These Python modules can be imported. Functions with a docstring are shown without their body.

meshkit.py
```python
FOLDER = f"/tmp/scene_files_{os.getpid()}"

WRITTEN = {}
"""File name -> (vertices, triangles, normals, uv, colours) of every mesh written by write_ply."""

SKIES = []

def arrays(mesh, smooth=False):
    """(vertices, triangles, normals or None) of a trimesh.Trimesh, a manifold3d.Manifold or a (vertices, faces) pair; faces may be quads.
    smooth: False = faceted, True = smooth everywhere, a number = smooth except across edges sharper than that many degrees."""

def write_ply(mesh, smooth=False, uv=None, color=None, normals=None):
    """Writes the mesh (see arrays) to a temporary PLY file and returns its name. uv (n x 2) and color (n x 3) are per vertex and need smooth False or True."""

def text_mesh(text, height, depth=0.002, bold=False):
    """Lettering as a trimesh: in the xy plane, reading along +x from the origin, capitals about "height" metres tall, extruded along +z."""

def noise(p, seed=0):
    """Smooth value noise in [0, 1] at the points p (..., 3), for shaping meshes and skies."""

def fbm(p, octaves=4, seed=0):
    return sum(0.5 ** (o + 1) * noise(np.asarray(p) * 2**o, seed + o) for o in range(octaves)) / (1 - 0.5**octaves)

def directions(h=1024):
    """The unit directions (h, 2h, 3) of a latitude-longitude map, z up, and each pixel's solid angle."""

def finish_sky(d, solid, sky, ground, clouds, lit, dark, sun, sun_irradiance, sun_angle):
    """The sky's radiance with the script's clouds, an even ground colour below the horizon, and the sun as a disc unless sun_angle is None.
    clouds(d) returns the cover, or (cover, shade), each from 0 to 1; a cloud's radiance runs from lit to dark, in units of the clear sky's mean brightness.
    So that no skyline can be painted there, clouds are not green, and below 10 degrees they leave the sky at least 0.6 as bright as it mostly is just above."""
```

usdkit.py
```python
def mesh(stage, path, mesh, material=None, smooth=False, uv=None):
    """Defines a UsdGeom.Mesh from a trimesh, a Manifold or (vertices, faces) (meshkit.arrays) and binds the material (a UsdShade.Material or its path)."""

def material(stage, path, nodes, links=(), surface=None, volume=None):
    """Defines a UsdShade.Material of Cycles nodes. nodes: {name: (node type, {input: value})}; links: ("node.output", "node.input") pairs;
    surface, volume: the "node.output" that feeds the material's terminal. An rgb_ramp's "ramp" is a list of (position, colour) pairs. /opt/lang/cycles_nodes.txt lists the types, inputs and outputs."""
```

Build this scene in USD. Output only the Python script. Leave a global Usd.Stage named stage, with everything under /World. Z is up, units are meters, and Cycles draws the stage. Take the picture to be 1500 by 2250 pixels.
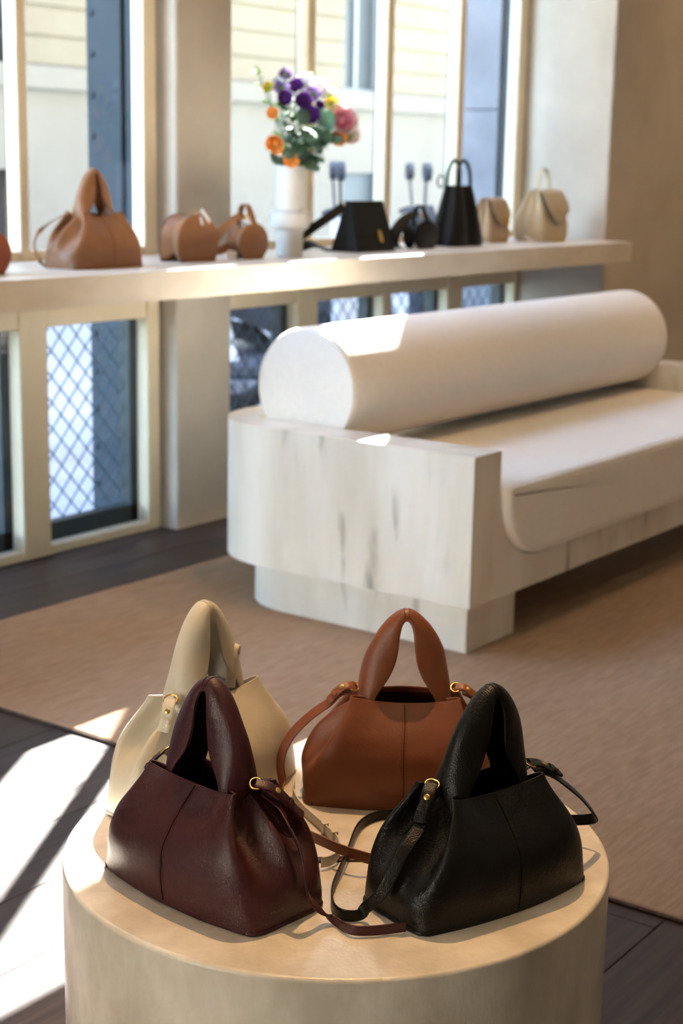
import math, random
import numpy as np
import trimesh, shapely, manifold3d as m3
from shapely import affinity
from shapely.geometry import Polygon, box as sbox
from pxr import Usd, UsdGeom, UsdLux, UsdShade, Gf, Sdf
import usdkit, meshkit

stage = Usd.Stage.CreateInMemory()
UsdGeom.SetStageUpAxis(stage, 'Z'); UsdGeom.SetStageMetersPerUnit(stage, 1.0)
world = UsdGeom.Xform.Define(stage, '/World'); stage.SetDefaultPrim(world.GetPrim())
rnd = random.Random(7)

# ------------------------------------------------------------------ camera
EYE = (0.0, 0.0, 1.35)
YAW, PITCH, ROLL = math.radians(54.0273), math.radians(12.4665), math.radians(1.1121)
fw = np.array([math.sin(YAW) * math.cos(PITCH), math.cos(YAW) * math.cos(PITCH), -math.sin(PITCH)])
rt = np.array([math.cos(YAW), -math.sin(YAW), 0.0]); up = np.cross(rt, fw)
rt, up = rt * math.cos(ROLL) + up * math.sin(ROLL), up * math.cos(ROLL) - rt * math.sin(ROLL)
cam = UsdGeom.Camera.Define(stage, '/World/camera')
cam.CreateHorizontalApertureAttr(24.0); cam.CreateVerticalApertureAttr(36.0)
cam.CreateFocalLengthAttr(24.0 * 3467.34 / 1500.0)
cam.CreateClippingRangeAttr(Gf.Vec2f(0.05, 500.0))
cam.CreateFStopAttr(6.3); cam.CreateFocusDistanceAttr(1.93)
cam.CreateExposureAttr(1.4)
cam.AddTransformOp().Set(Gf.Matrix4d(*rt, 0, *up, 0, *(-fw), 0, *EYE, 1))

# ------------------------------------------------------------------ sky, sun and ceiling spots
SUN = np.array([1.75, 1.0, 1.40]); SUN = SUN / np.linalg.norm(SUN)
SKY_GAIN, SUN_POWER = 47.0, 13.5
dome = UsdLux.DomeLight.Define(stage, '/World/sky'); dome.CreateIntensityAttr(1.0)
sky_m = usdkit.material(stage, '/World/Looks/sky', {
    's': ('sky_texture', {'sky_type': 'hosek_wilkie', 'sun_direction': tuple(SUN), 'turbidity': 2.4, 'ground_albedo': 0.4, 'sun_disc': False}),
    't': ('mix', {'mix_type': 'mix', 'fac': 0.03, 'color2': (0.060, 0.062, 0.075)}),
    'b': ('background_shader', {'strength': SKY_GAIN})},
    [('s.color', 't.color1'), ('t.color', 'b.color')], surface='b.background')
UsdShade.MaterialBindingAPI.Apply(dome.GetPrim()).Bind(sky_m)


def aim(xf, pos, d):
    z = -np.asarray(d, float) / np.linalg.norm(d)
    x = np.cross([0, 0, 1.0], z) if abs(z[2]) < .999 else np.array([1.0, 0, 0]); x /= np.linalg.norm(x); y = np.cross(z, x)
    xf.AddTransformOp().Set(Gf.Matrix4d(*x, 0, *y, 0, *z, 0, *pos, 1))


sun = UsdLux.DistantLight.Define(stage, '/World/sun'); sun.CreateAngleAttr(0.6); sun.CreateIntensityAttr(SUN_POWER); sun.CreateNormalizeAttr(True); sun.CreateColorAttr(Gf.Vec3f(1, .96, .91))
aim(sun, (5, 8, 9), -SUN)
# warm ceiling spots of the shop: (position, target, power, cone half angle)
SPOTS = [((2.45, 1.75, 4.4), (1.46, 1.18, 0.5), 44.0, 10.5)]
for gx in (-1.5, 1.0, 3.5, 6.0, 8.0):
    for gy in (-2.4, -0.4, 1.6):
        SPOTS.append(((gx, gy, 4.4), (gx, gy, 0), 11.0 if gx < 0 or gy < -1 else 4.5, 38))
SPOTS.append(((1.6, 2.4, 4.4), (2.5, 3.0, 0), 9.0, 17))
for gx in (2.6, 4.6, 6.6, 8.4): SPOTS.append(((gx, 1.2, 4.4), (gx + .3, 3.9, 1.0), 8.5, 30))
for k, (p, t, w, a) in enumerate(SPOTS):
    l = UsdLux.SphereLight.Define(stage, f'/World/ceiling_spot_{k+1:03d}'); l.CreateRadiusAttr(0.03); l.CreateIntensityAttr(w * 112.0)
    l.CreateColorAttr(Gf.Vec3f(1.0, .59, .255))
    sh = UsdLux.ShapingAPI.Apply(l.GetPrim()); sh.CreateShapingConeAngleAttr(float(a)); sh.CreateShapingConeSoftnessAttr(0.5)
    aim(l, p, np.array(t) - np.array(p))

# ------------------------------------------------------------------ materials
LK = '/World/Looks/'
MATS = {}


def mat(name, nodes, links, surface='p.BSDF'):
    MATS[name] = usdkit.material(stage, LK + name, nodes, links, surface=surface); return name


def plain(name, col, rough=0.5, metal=0.0, spec=0.5, **kw):
    return mat(name, {'p': ('principled_bsdf', {'base_color': col, 'roughness': rough, 'metallic': metal, 'specular_ior_level': spec, **kw})}, [])


def mottled(name, c1, c2, scale=6.0, rough=0.6, bump=0.0, bscale=40.0, stretch=(1, 1, 1), detail=5, contrast=(0.35, 0.65), spec=0.4, bdist=0.002, vary=0.0, **kw):
    n = {'tc': ('texture_coordinate', {}), 'mp': ('mapping', {'scale': stretch}), 'n': ('noise_texture', {'scale': scale, 'detail': detail, 'roughness': 0.6}),
         'r': ('rgb_ramp', {'ramp': [(contrast[0], c1), (contrast[1], c2)]}), 'p': ('principled_bsdf', {'roughness': rough, 'specular_ior_level': spec, **kw})}
    l = [('tc.object', 'mp.vector'), ('mp.vector', 'n.vector'), ('n.fac', 'r.fac')]
    if vary:
        n['oi'] = ('object_info', {}); n['mr'] = ('map_range', {'to_min': 1 - vary, 'to_max': 1 + vary}); n['hs'] = ('hsv', {})
        l += [('oi.random', 'mr.value'), ('mr.result', 'hs.value'), ('r.color', 'hs.color'), ('hs.color', 'p.base_color')]
    else:
        l += [('r.color', 'p.base_color')]
    if bump:
        n['bn'] = ('noise_texture', {'scale': bscale, 'detail': 4.0}); n['b'] = ('bump', {'strength': bump, 'distance': bdist})
        l += [('mp.vector', 'bn.vector'), ('bn.fac', 'b.height'), ('b.normal', 'p.normal')]
    return mat(name, n, l)


def leather(name, col, rough=0.42, grain=620.0, bump=0.35, spec=0.5):
    d = tuple(c * 0.80 for c in col)
    return mat(name, {'tc': ('texture_coordinate', {}), 'v': ('voronoi_texture', {'scale': grain, 'feature': 'f1', 'randomness': 1.0}),
        'nz': ('noise_texture', {'scale': 160.0, 'detail': 3.0}), 'ng': ('noise_texture', {'scale': 9.0, 'detail': 3.0}), 'r': ('rgb_ramp', {'ramp': [(0.35, d), (0.68, col)]}),
        'a': ('math', {'math_type': 'multiply_add', 'value2': 0.6}), 'b': ('bump', {'strength': bump, 'distance': 0.0009}),
        'p': ('principled_bsdf', {'roughness': rough, 'specular_ior_level': spec})},
        [('tc.object', 'v.vector'), ('tc.object', 'nz.vector'), ('tc.object', 'ng.vector'), ('ng.fac', 'r.fac'), ('r.color', 'p.base_color'),
         ('v.distance', 'a.value1'), ('nz.fac', 'a.value3'), ('a.value', 'b.height'), ('b.normal', 'p.normal')])


mottled('plaster', (.455, .40, .325), (.55, .49, .41), scale=2.2, rough=.75, bump=.15, bscale=30)
mottled('plaster_tan', (.56, .46, .34), (.62, .52, .40), scale=2.2, rough=.75, bump=.15, bscale=30)
mottled('ceiling_paint', (.70, .66, .60), (.74, .70, .64), scale=2, rough=.8)
mottled('frame_paint', (.72, .60, .41), (.78, .66, .47), scale=3, rough=.45)
mottled('ledge_stone', (.60, .52, .41), (.72, .65, .54), scale=5, rough=.38, stretch=(.6, 1, 1.4))
mottled('pedestal_stone', (.53, .475, .39), (.71, .66, .575), scale=9, rough=.24, bump=.25, bscale=160, stretch=(1, 1, .55), detail=12, contrast=(.36, .60))
mottled('plank_wood', (.026, .016, .013), (.060, .039, .032), scale=5, rough=.46, spec=.28, bump=.3, bscale=60, stretch=(.5, 9, 9), detail=8, vary=.22, bdist=.001)
mottled('rug_wool', (.33, .218, .140), (.42, .295, .20), scale=48, rough=.95, bump=.7, bscale=190, stretch=(.30, 2.4, 1), detail=6, spec=.1, bdist=.004)
mottled('rug_edge', (.06, .04, .03), (.10, .07, .05), scale=60, rough=.95)
mottled('boucle', (.81, .765, .69), (.85, .805, .73), scale=60, rough=.95, bump=.4, bscale=330, spec=.15, bdist=.003, sheen_weight=.25, sheen_roughness=.4)
mottled('steel_blue', (.026, .034, .042), (.033, .042, .051), scale=3, rough=.7, spec=.12)
plain('steel_dark', (.012, .02, .02), .5)
plain('wire_steel', (.05, .085, .11), .5)
mottled('facade_stone', (.140, .107, .072), (.160, .124, .085), scale=1.2, rough=.9)
mottled('facade_plinth', (.136, .112, .090), (.155, .130, .105), scale=.8, rough=.9)
mottled('side_stone', (.39, .335, .265), (.45, .39, .31), scale=1, rough=.9)
mottled('pier_stone', (.115, .12, .14), (.17, .176, .20), scale=4, rough=.7, detail=7)
mottled('pavement', (.24, .24, .265), (.29, .29, .31), scale=3, rough=.9)
plain('shutter_grey', (.20, .21, .23), .6); plain('window_dark', (.03, .033, .04), .5)
plain('gold', (.80, .50, .14), .26, 1.0); plain('tag_white', (.8, .8, .8), .5); plain('tyre', (.015, .015, .016), .7)
plain('scooter_dark', (.04, .045, .06), .6, spec=.2); plain('scooter_white', (.55, .57, .62), .3); plain('chrome', (.7, .72, .75), .15, 1.0); plain('lens', (.85, .9, .95), .05)
mottled('vase_ceramic', (.46, .44, .40), (.52, .50, .46), scale=8, rough=.6)
# the sofa's pale stone, cloudy, with upright grey streaks
mat('sofa_stone', {'tc': ('texture_coordinate', {}), 'm1': ('mapping', {'scale': (3.2, 3.2, .7)}), 'm2': ('mapping', {'scale': (15, 15, 3.0)}), 'm3': ('mapping', {'scale': (1.5, 1.5, 1.0)}),
    'n1': ('noise_texture', {'scale': 2.0, 'detail': 5.0}), 'n2': ('noise_texture', {'scale': 1.0, 'detail': 4.0, 'distortion': .35}), 'n3': ('noise_texture', {'scale': 2.0, 'detail': 3.0}),
    'r1': ('rgb_ramp', {'ramp': [(.30, (.63, .56, .45)), (.66, (.81, .77, .69))]}), 'r2': ('rgb_ramp', {'ramp': [(.575, (0, 0, 0)), (.75, (1, 1, 1))]}),
    'r3': ('rgb_ramp', {'ramp': [(.48, (0, 0, 0)), (.60, (.9, .9, .9))]}), 'mm': ('math', {'math_type': 'multiply'}), 'mx': ('mix', {'color2': (.17, .16, .13)}),
    'p': ('principled_bsdf', {'roughness': .24, 'specular_ior_level': .5})},
    [('tc.object', 'm1.vector'), ('tc.object', 'm2.vector'), ('tc.object', 'm3.vector'), ('m1.vector', 'n1.vector'), ('m2.vector', 'n2.vector'), ('m3.vector', 'n3.vector'),
     ('n1.fac', 'r1.fac'), ('n2.fac', 'r2.fac'), ('n3.fac', 'r3.fac'), ('r2.color', 'mm.value1'), ('r3.color', 'mm.value2'), ('mm.value', 'mx.fac'), ('r1.color', 'mx.color1'), ('mx.color', 'p.base_color')])
# window glass: lets light through, mirrors a little
mat('glass', {'lw': ('layer_weight', {'blend': .5}), 'pw': ('math', {'math_type': 'power', 'value2': 4.0}), 'ma': ('math', {'math_type': 'multiply_add', 'value2': .7, 'value3': .025}),
    't': ('transparent_bsdf', {'color': (.98, .99, .99)}), 'g': ('glossy_bsdf', {'color': (.9, .93, 1.0), 'roughness': 0.0}), 'm': ('mix_closure', {})},
    [('lw.facing', 'pw.value1'), ('pw.value', 'ma.value1'), ('ma.value', 'm.fac'), ('t.BSDF', 'm.closure1'), ('g.BSDF', 'm.closure2')], surface='m.closure')

# ------------------------------------------------------------------ helpers
used = {}


def numbered(path):
    if path not in used: used[path] = 0; return path
    used[path] += 1; return f'{path}_{used[path]:03d}'


def obj(name, mesh, m, parent=None, smooth=False, **tags):
    path = numbered(f'{parent.GetPath() if parent else "/World"}/{name}')
    p = usdkit.mesh(stage, path, mesh, LK + m, smooth=smooth).GetPrim()
    for k, v in tags.items(): p.SetCustomDataByKey(k, v)
    return p


def thing(name, label, cat, loc=(0, 0, 0), rotz=0.0, group=None, kind=None):
    x = UsdGeom.Xform.Define(stage, numbered('/World/' + name)); x.AddTranslateOp().Set(Gf.Vec3d(*map(float, loc))); x.AddRotateZOp().Set(float(rotz))
    p = x.GetPrim()
    for k, v in (('label', label), ('category', cat), ('group', group), ('kind', kind)):
        if v: p.SetCustomDataByKey(k, v)
    return p


def struct(name, loc=(0, 0, 0)):
    x = UsdGeom.Xform.Define(stage, numbered('/World/' + name)); x.AddTranslateOp().Set(Gf.Vec3d(*map(float, loc)))
    x.GetPrim().SetCustomDataByKey('kind', 'structure'); return x.GetPrim()


def bx(x0, x1, y0, y1, z0, z1, b=0.0):
    if not b:
        return trimesh.creation.box(bounds=[[x0, y0, z0], [x1, y1, z1]])
    pts = []
    for x, sx in ((x0, 1), (x1, -1)):
        for y, sy in ((y0, 1), (y1, -1)):
            for z, sz in ((z0, 1), (z1, -1)):
                pts += [(x, y + sy * b, z + sz * b), (x + sx * b, y, z + sz * b), (x + sx * b, y + sy * b, z)]
    return m3.Manifold.hull_points(np.array(pts, float))


def tm(m):
    if hasattr(m, 'to_mesh'):
        k = m.to_mesh(); return trimesh.Trimesh(np.array(k.vert_properties[:, :3], float), np.array(k.tri_verts), process=False)
    return m


def join(*ms): return trimesh.util.concatenate([tm(m) for m in ms])


def extr(poly, z0, z1):
    poly = shapely.geometry.polygon.orient(poly)
    cs = m3.CrossSection([np.array(poly.exterior.coords)[:-1]] + [np.array(i.coords)[:-1] for i in poly.interiors], m3.FillRule.Positive)
    return m3.Manifold.extrude(cs, z1 - z0).translate((0, 0, z0))


def lathe(prof, n=64, cap=True):
    """prof: (r, z) from bottom to top -> closed surface about z"""
    prof = np.array(prof, float); k = len(prof); a = np.linspace(0, 2 * np.pi, n, endpoint=False)
    v = np.stack([prof[:, 0][:, None] * np.cos(a), prof[:, 0][:, None] * np.sin(a), np.repeat(prof[:, 1][:, None], n, 1)], -1).reshape(-1, 3)
    f = []
    i = np.arange(n); j = (i + 1) % n
    for r in range(k - 1):
        f.append(np.stack([r * n + i, r * n + j, (r + 1) * n + j], 1)); f.append(np.stack([r * n + i, (r + 1) * n + j, (r + 1) * n + i], 1))
    if cap:
        v = np.vstack([v, [0, 0, prof[0, 1]], [0, 0, prof[-1, 1]]]); c0, c1 = len(v) - 2, len(v) - 1
        f.append(np.stack([j, i, np.full(n, c0)], 1)); f.append(np.stack([(k - 1) * n + i, (k - 1) * n + j, np.full(n, c1)], 1))
    return trimesh.Trimesh(v, np.vstack(f), process=False)


def arc(cx, cz, r, a0, a1, n=7):
    return [(cx + r * math.cos(math.radians(a)), cz + r * math.sin(math.radians(a))) for a in np.linspace(a0, a1, n)]


def tube(path, r, n=10, closed=False, rx=None):
    """round tube along a polyline"""
    P = np.asarray(path, float); m = len(P)
    T = np.roll(P, -1, 0) - np.roll(P, 1, 0) if closed else np.gradient(P, axis=0)
    T /= np.linalg.norm(T, axis=1)[:, None]
    N = np.zeros_like(P); ref = np.array([0, 0, 1.0]) if abs(T[0][2]) < .9 else np.array([1.0, 0, 0])
    N[0] = ref - T[0] * (ref @ T[0]); N[0] /= np.linalg.norm(N[0])
    for i in range(1, m):
        q = N[i - 1] - T[i] * (N[i - 1] @ T[i]); N[i] = q / np.linalg.norm(q)
    B = np.cross(T, N); a = np.linspace(0, 2 * np.pi, n, endpoint=False)
    rr = np.broadcast_to(np.asarray(r, float), (m,))[:, None, None]
    v = (P[:, None] + rr * (np.cos(a)[None, :, None] * N[:, None] + np.sin(a)[None, :, None] * B[:, None])).reshape(-1, 3)
    f = []; i = np.arange(n); j = (i + 1) % n
    for k in range(m if closed else m - 1):
        k2 = (k + 1) % m
        f.append(np.stack([k * n + i, k * n + j, k2 * n + j], 1)); f.append(np.stack([k * n + i, k2 * n + j, k2 * n + i], 1))
    if not closed:
        v = np.vstack([v, P[0], P[-1]]); f.append(np.stack([j, i, np.full(n, len(v) - 2)], 1)); f.append(np.stack([(m - 1) * n + i, (m - 1) * n + j, np.full(n, len(v) - 1)], 1))
    return trimesh.Trimesh(v, np.vstack(f), process=False)


def smooth_path(P, n=60, closed=False):
    from scipy.interpolate import CubicSpline
    P = np.asarray(P, float)
    if closed: P = np.vstack([P, P[:1]])
    t = np.r_[0, np.cumsum(np.sqrt(np.linalg.norm(np.diff(P, axis=0), axis=1)))]
    s = CubicSpline(t, P, bc_type='periodic' if closed else 'natural'); q = np.linspace(0, t[-1], n + 1 if closed else n)
    return s(q)[:-1] if closed else s(q)


def turn(m, rx=0, ry=0, rz=0, t=(0, 0, 0)):
    m = tm(m).copy(); R = trimesh.transformations.euler_matrix(math.radians(rx), math.radians(ry), math.radians(rz)); R[:3, 3] = t; m.apply_transform(R); return m


# ------------------------------------------------------------------ the room
WY = 3.94            # room side of the window frames
TOP = 4.6
fl = struct('floor')
PW = 0.2
row = 0
for k in range(-22, 15):
    y0 = 1.08 + PW * k
    if y0 > 3.93 or y0 + PW < -3.4: continue
    x = -3.6 - rnd.random() * 1.6; vis = y0 > -.4
    while x < 9.0:
        ln = 1.5 + rnd.random() * 1.1 if vis else 4.0
        obj('plank', bx(max(x, -3.6) + .0008, min(x + ln, 9.2) - .0008, y0 + .0008, min(y0 + PW, 4.0) - .0008, -.02, 0, .0016), 'plank_wood', fl)
        x += ln
obj('subfloor', bx(-3.6, 9.2, -3.4, 4.05, -.08, -.021), 'steel_dark', fl)
ce = struct('ceiling'); obj('ceiling_slab', bx(-3.7, 9.3, -3.5, 4.02, TOP, TOP + .2), 'ceiling_paint', ce)
obj('upper_storeys', bx(-9, 30, -3.6, 4.0, TOP + .21, 15.0), 'facade_plinth', ce)
for nm, b in (('wall_back', (-3.8, 9.4, -3.6, -3.4)), ('wall_far', (9.2, 9.4, -3.4, 4.3))):
    w_ = struct(nm); obj('wall_face', bx(*b, -.08, TOP), 'plaster', w_)
LW = 1.25      # left edge of the opening in the left wall
w_ = struct('wall_left')
obj('wall_face', bx(-3.8, -3.6, 2.9, 4.1, -.08, TOP), 'plaster', w_); obj('wall_face', bx(-3.8, -3.6, -3.5, LW, -.08, TOP), 'plaster', w_); obj('wall_face', bx(-3.8, -3.6, LW, 2.9, 2.9, TOP), 'plaster', w_)
w_ = struct('window_3')
for yy in (LW, (LW + 2.8) / 2, 2.80): obj('upper_bar', bx(-3.75, -3.65, yy, yy + .10, 0, 2.9), 'frame_paint', w_)
for yy in (LW + .1, (LW + 2.8) / 2 + .1): obj('pane', bx(-3.703, -3.697, yy, yy + (2.7 - LW) / 2, 0, 2.9), 'glass', w_)
w_ = struct('wall_right'); obj('wall_face', bx(6.88, 9.2, 3.479, 3.995, -.02, TOP, .006), 'plaster', w_)
w_ = struct('wall_pier'); obj('wall_face', bx(4.287, 4.594, 3.868, 4.05, -.02, TOP, .006), 'plaster', w_)
w_ = struct('wall_window'); obj('wall_face', bx(-3.6, 1.19, 3.94, 4.1, -.02, TOP), 'plaster', w_)
obj('lintel', bx(1.2, 4.287, 3.94, 4.0, 4.20, TOP), 'plaster', w_); obj('lintel', bx(4.594, 6.88, 3.94, 4.0, 4.20, TOP), 'plaster', w_)

# windows: a bay left of the pier, a bay right of it. (x ranges are those of the glazing bars)
TR0, TR1 = 3.07, 3.36      # transom


def bay(n, x0, x1, up_bars, low_bars, ledge_z=.97):
    w = struct(f'window_{n}')
    us, ue = up_bars[0][1], up_bars[-1][0]
    for (a, b) in up_bars: obj('upper_bar', bx(a, b, WY, WY + .06, 1.01, 4.20, .004), 'frame_paint', w)
    for (a, b) in low_bars: obj('lower_bar', bx(a, b, WY, WY + .06, 0.0, .93, .004), 'frame_paint', w)
    for i in range(len(up_bars) - 1):
        a, b = up_bars[i][1], up_bars[i + 1][0]
        obj('upper_rail', bx(a, b, WY + .004, WY + .056, 1.0, 1.046, .003), 'frame_paint', w)
        obj('transom', bx(a, b, WY + .004, WY + .056, TR0, TR1, .003), 'frame_paint', w); obj('head_rail', bx(a, b, WY + .004, WY + .056, 4.12, 4.20, .003), 'frame_paint', w)
        obj('pane', bx(a - .005, b + .005, WY + .03, WY + .035, 1.04, TR0 + .005), 'glass', w); obj('pane', bx(a - .005, b + .005, WY + .03, WY + .035, TR1 - .005, 4.125), 'glass', w)
        obj('outer_bar', bx((b + up_bars[i + 1][1]) / 2 - .010, (b + up_bars[i + 1][1]) / 2 + .010, WY + .0605, WY + .075, 1.0, 4.15), 'steel_dark', w)
        a, b = low_bars[i][1], low_bars[i + 1][0]
        obj('lower_rail', bx(a, b, WY + .003, WY + .056, .0, .034, .003), 'frame_paint', w); obj('lower_head', bx(a, b, WY + .004, WY + .056, .79, .93, .003), 'frame_paint', w)
        obj('pane', bx(a - .005, b + .005, WY + .03, WY + .035, .03, .795), 'glass', w)
        obj('outer_casing', join(bx(b - .035, b + .02, WY + .06, WY + .11, .02, .80), bx(a - .02, b, WY + .06, WY + .11, .01, .095), bx(a - .02, b, WY + .06, WY + .11, .785, .81)), 'steel_dark', w)
        # diamond lattice of steel wire outside the lower pane
        px_, pz_, ws = .083, .092, []
        A = sbox(a - .01, .05, b + .01, .80); c0 = -30
        for c in range(-40, 60):
            for s in (1, -1):
                z0 = .05; xs = a + c * px_
                ln = shapely.LineString([(xs, 0), (xs + s * px_ / pz_ * 1.0, 1.0)]).intersection(A)
                if ln.length > .01 and ln.geom_type == 'LineString':
                    (xa, za), (xb, zb) = ln.coords[0], ln.coords[-1]
                    ws.append(tube([(xa, WY + .118 + s * .002, za), (xb, WY + .118 + s * .002, zb)], .0032, 5))
        obj('wire_lattice', join(*ws), 'wire_steel', w, kind='stuff', label='diamond wire lattice')
    return w


bay(1, 1.2, 4.263, [(1.2, 1.26), (1.87, 1.913), (2.45, 2.493), (3.03, 3.073), (3.611, 3.654), (4.20, 4.266)],
    [(1.2, 1.28), (1.85, 1.95), (2.43, 2.53), (3.01, 3.12), (3.595, 3.722), (4.212, 4.277)])
bay(2, 4.594, 6.88, [(4.594, 4.655), (5.144, 5.195), (5.696, 5.747), (6.267, 6.318), (6.80, 6.878)],
    [(4.594, 4.66), (5.10, 5.238), (5.707, 5.777), (6.236, 6.366), (6.842, 6.878)])

# display ledge, notched round the pier
lp = sbox(1.2, 3.335, 6.879, 3.938).difference(sbox(4.285, 3.866, 4.596, 4.0))
led = thing('display_ledge', 'long pale stone ledge running under the windows, handbags lined up on it', 'ledge')
obj('ledge_slab', m3.Manifold.batch_boolean([extr(lp, .925, 1.015)], m3.OpType.Add), 'ledge_stone', led)

# rug
rg = thing('rug', 'large flat brown woven wool rug under the sofa', 'rug')
obj('rug_pile', bx(2.534, 7.6, -.4, 3.449, .001, .011, .003), 'rug_wool', rg)
obj('rug_binding', bx(2.528, 2.5345, -.4, 3.449, .001, .008, .002), 'rug_edge', rg)

# ------------------------------------------------------------------ outside
sb_ = struct('wall_side_street'); obj('house_front', bx(-16, -14, -8, 9, -.2, 9), 'side_stone', sb_)
gr = struct('ground_street'); obj('forecourt', bx(-30, -3.82, -14, 4.05, -.2, -.06), 'pavement', gr); obj('roadway', bx(-6, 40, 5.6, 11.2, -.20, -.14), 'pavement', gr)
obj('sidewalk', bx(-6, 40, 4.06, 5.6, -.20, -.05, .01), 'pavement', gr)
FY = 11.0
fa = thing('street_building', 'cream stone building across the street with grooved courses and grey windows', 'building')
wins = [sbox(cx - .43, 2.14, cx + .43, 4.3) for cx in (3.67, 6.61, 9.55, 12.49, 15.43, 18.37, 21.31)]
base = [sbox(cx - .43, .55, cx + .43, 1.24) for cx in (3.67, 6.61, 9.55, 12.49, 15.43, 18.37, 21.31)]
YZ = lambda m: turn(m, rx=90)     # xy-extruded shape -> standing, depth along -y
def stand(poly, y0, y1, c=0): return turn(extr(poly, -y1, -y0), rx=90)
zc = 2.162
while zc < 4.6:
    blk = sbox(-2, zc + .015, 26, zc + .245).difference(shapely.union_all(wins))
    for g in getattr(blk, 'geoms', [blk]):
        if g.area > .02: obj('stone_course', stand(g, FY - .03, FY + .1), 'facade_stone', fa)
    zc += .26
obj('wall_core', stand(sbox(-2, -.2, 26, 11.8).difference(shapely.union_all(wins + base)), FY + .0, FY + .4), 'facade_stone', fa)
obj('plinth_facing', stand(sbox(-2, -.2, 26, 1.95).difference(shapely.union_all(base)), FY - .05, FY + .0), 'facade_plinth', fa)
obj('string_course', bx(-2, 26, FY - .12, FY + .0, 1.95, 2.16, .015), 'facade_plinth', fa)
for q in wins:
    x0, z0, x1, z1 = q.bounds
    f_ = obj('window_frame', stand(q.difference(shapely.union_all([sbox(x0 + .05, z0 + .06, (x0 + x1) / 2 - .03, z1), sbox((x0 + x1) / 2 + .03, z0 + .06, x1 - .05, z1)])), FY + .12, FY + .18), 'shutter_grey', fa)
    obj('window_pane', bx(x0 + .04, x1 - .04, FY + .16, FY + .17, z0 + .05, z1), 'window_dark', f_)
for q in base:
    x0, z0, x1, z1 = q.bounds
    obj('basement_grille', bx(x0, x1, FY + .1, FY + .12, z0, z1), 'window_dark', fa)
obj('back_wall', bx(-2, 26, FY + .35, FY + .4, -.2, 11.8), 'window_dark', fa)


def column(loc_x, name, label):
    t = thing(name, label, 'column', (loc_x, 0, 0))
    obj('box_core', bx(0, .25, 4.19, 4.365, -.05, 4.9, .004), 'steel_blue', t); obj('web', bx(.03, .22, 4.155, 4.19, -.05, 4.9), 'steel_dark', t)
    obj('flange', bx(-.012, .262, 4.08, 4.157, -.05, 4.9, .003), 'steel_blue', t)
    for k in range(29):
        dmz = lathe([(.0145, 0), (.0135, .005), (.009, .009), (.002, .0105)], 14); obj('rivet', turn(dmz, ry=-90, t=(.001, 4.335, .11 + k * .147)), 'steel_blue', t, smooth=40)
    return t


column(4.345, 'steel_column', 'blue-grey riveted steel column outside the left window')
pc = thing('stone_pier', 'grey mottled stone pier with a steel post outside the right window', 'pier', (6.95, 0, 0))
obj('pier_block', bx(0, .35, 4.135, 4.37, -.05, 1.62, .004), 'pier_stone', pc); obj('pier_block', bx(0, .35, 4.135, 4.37, 1.625, 4.4, .004), 'pier_stone', pc)
obj('steel_post', bx(-.01, .3, 4.003, 4.105, -.05, 4.9, .003), 'steel_blue', pc)

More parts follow.
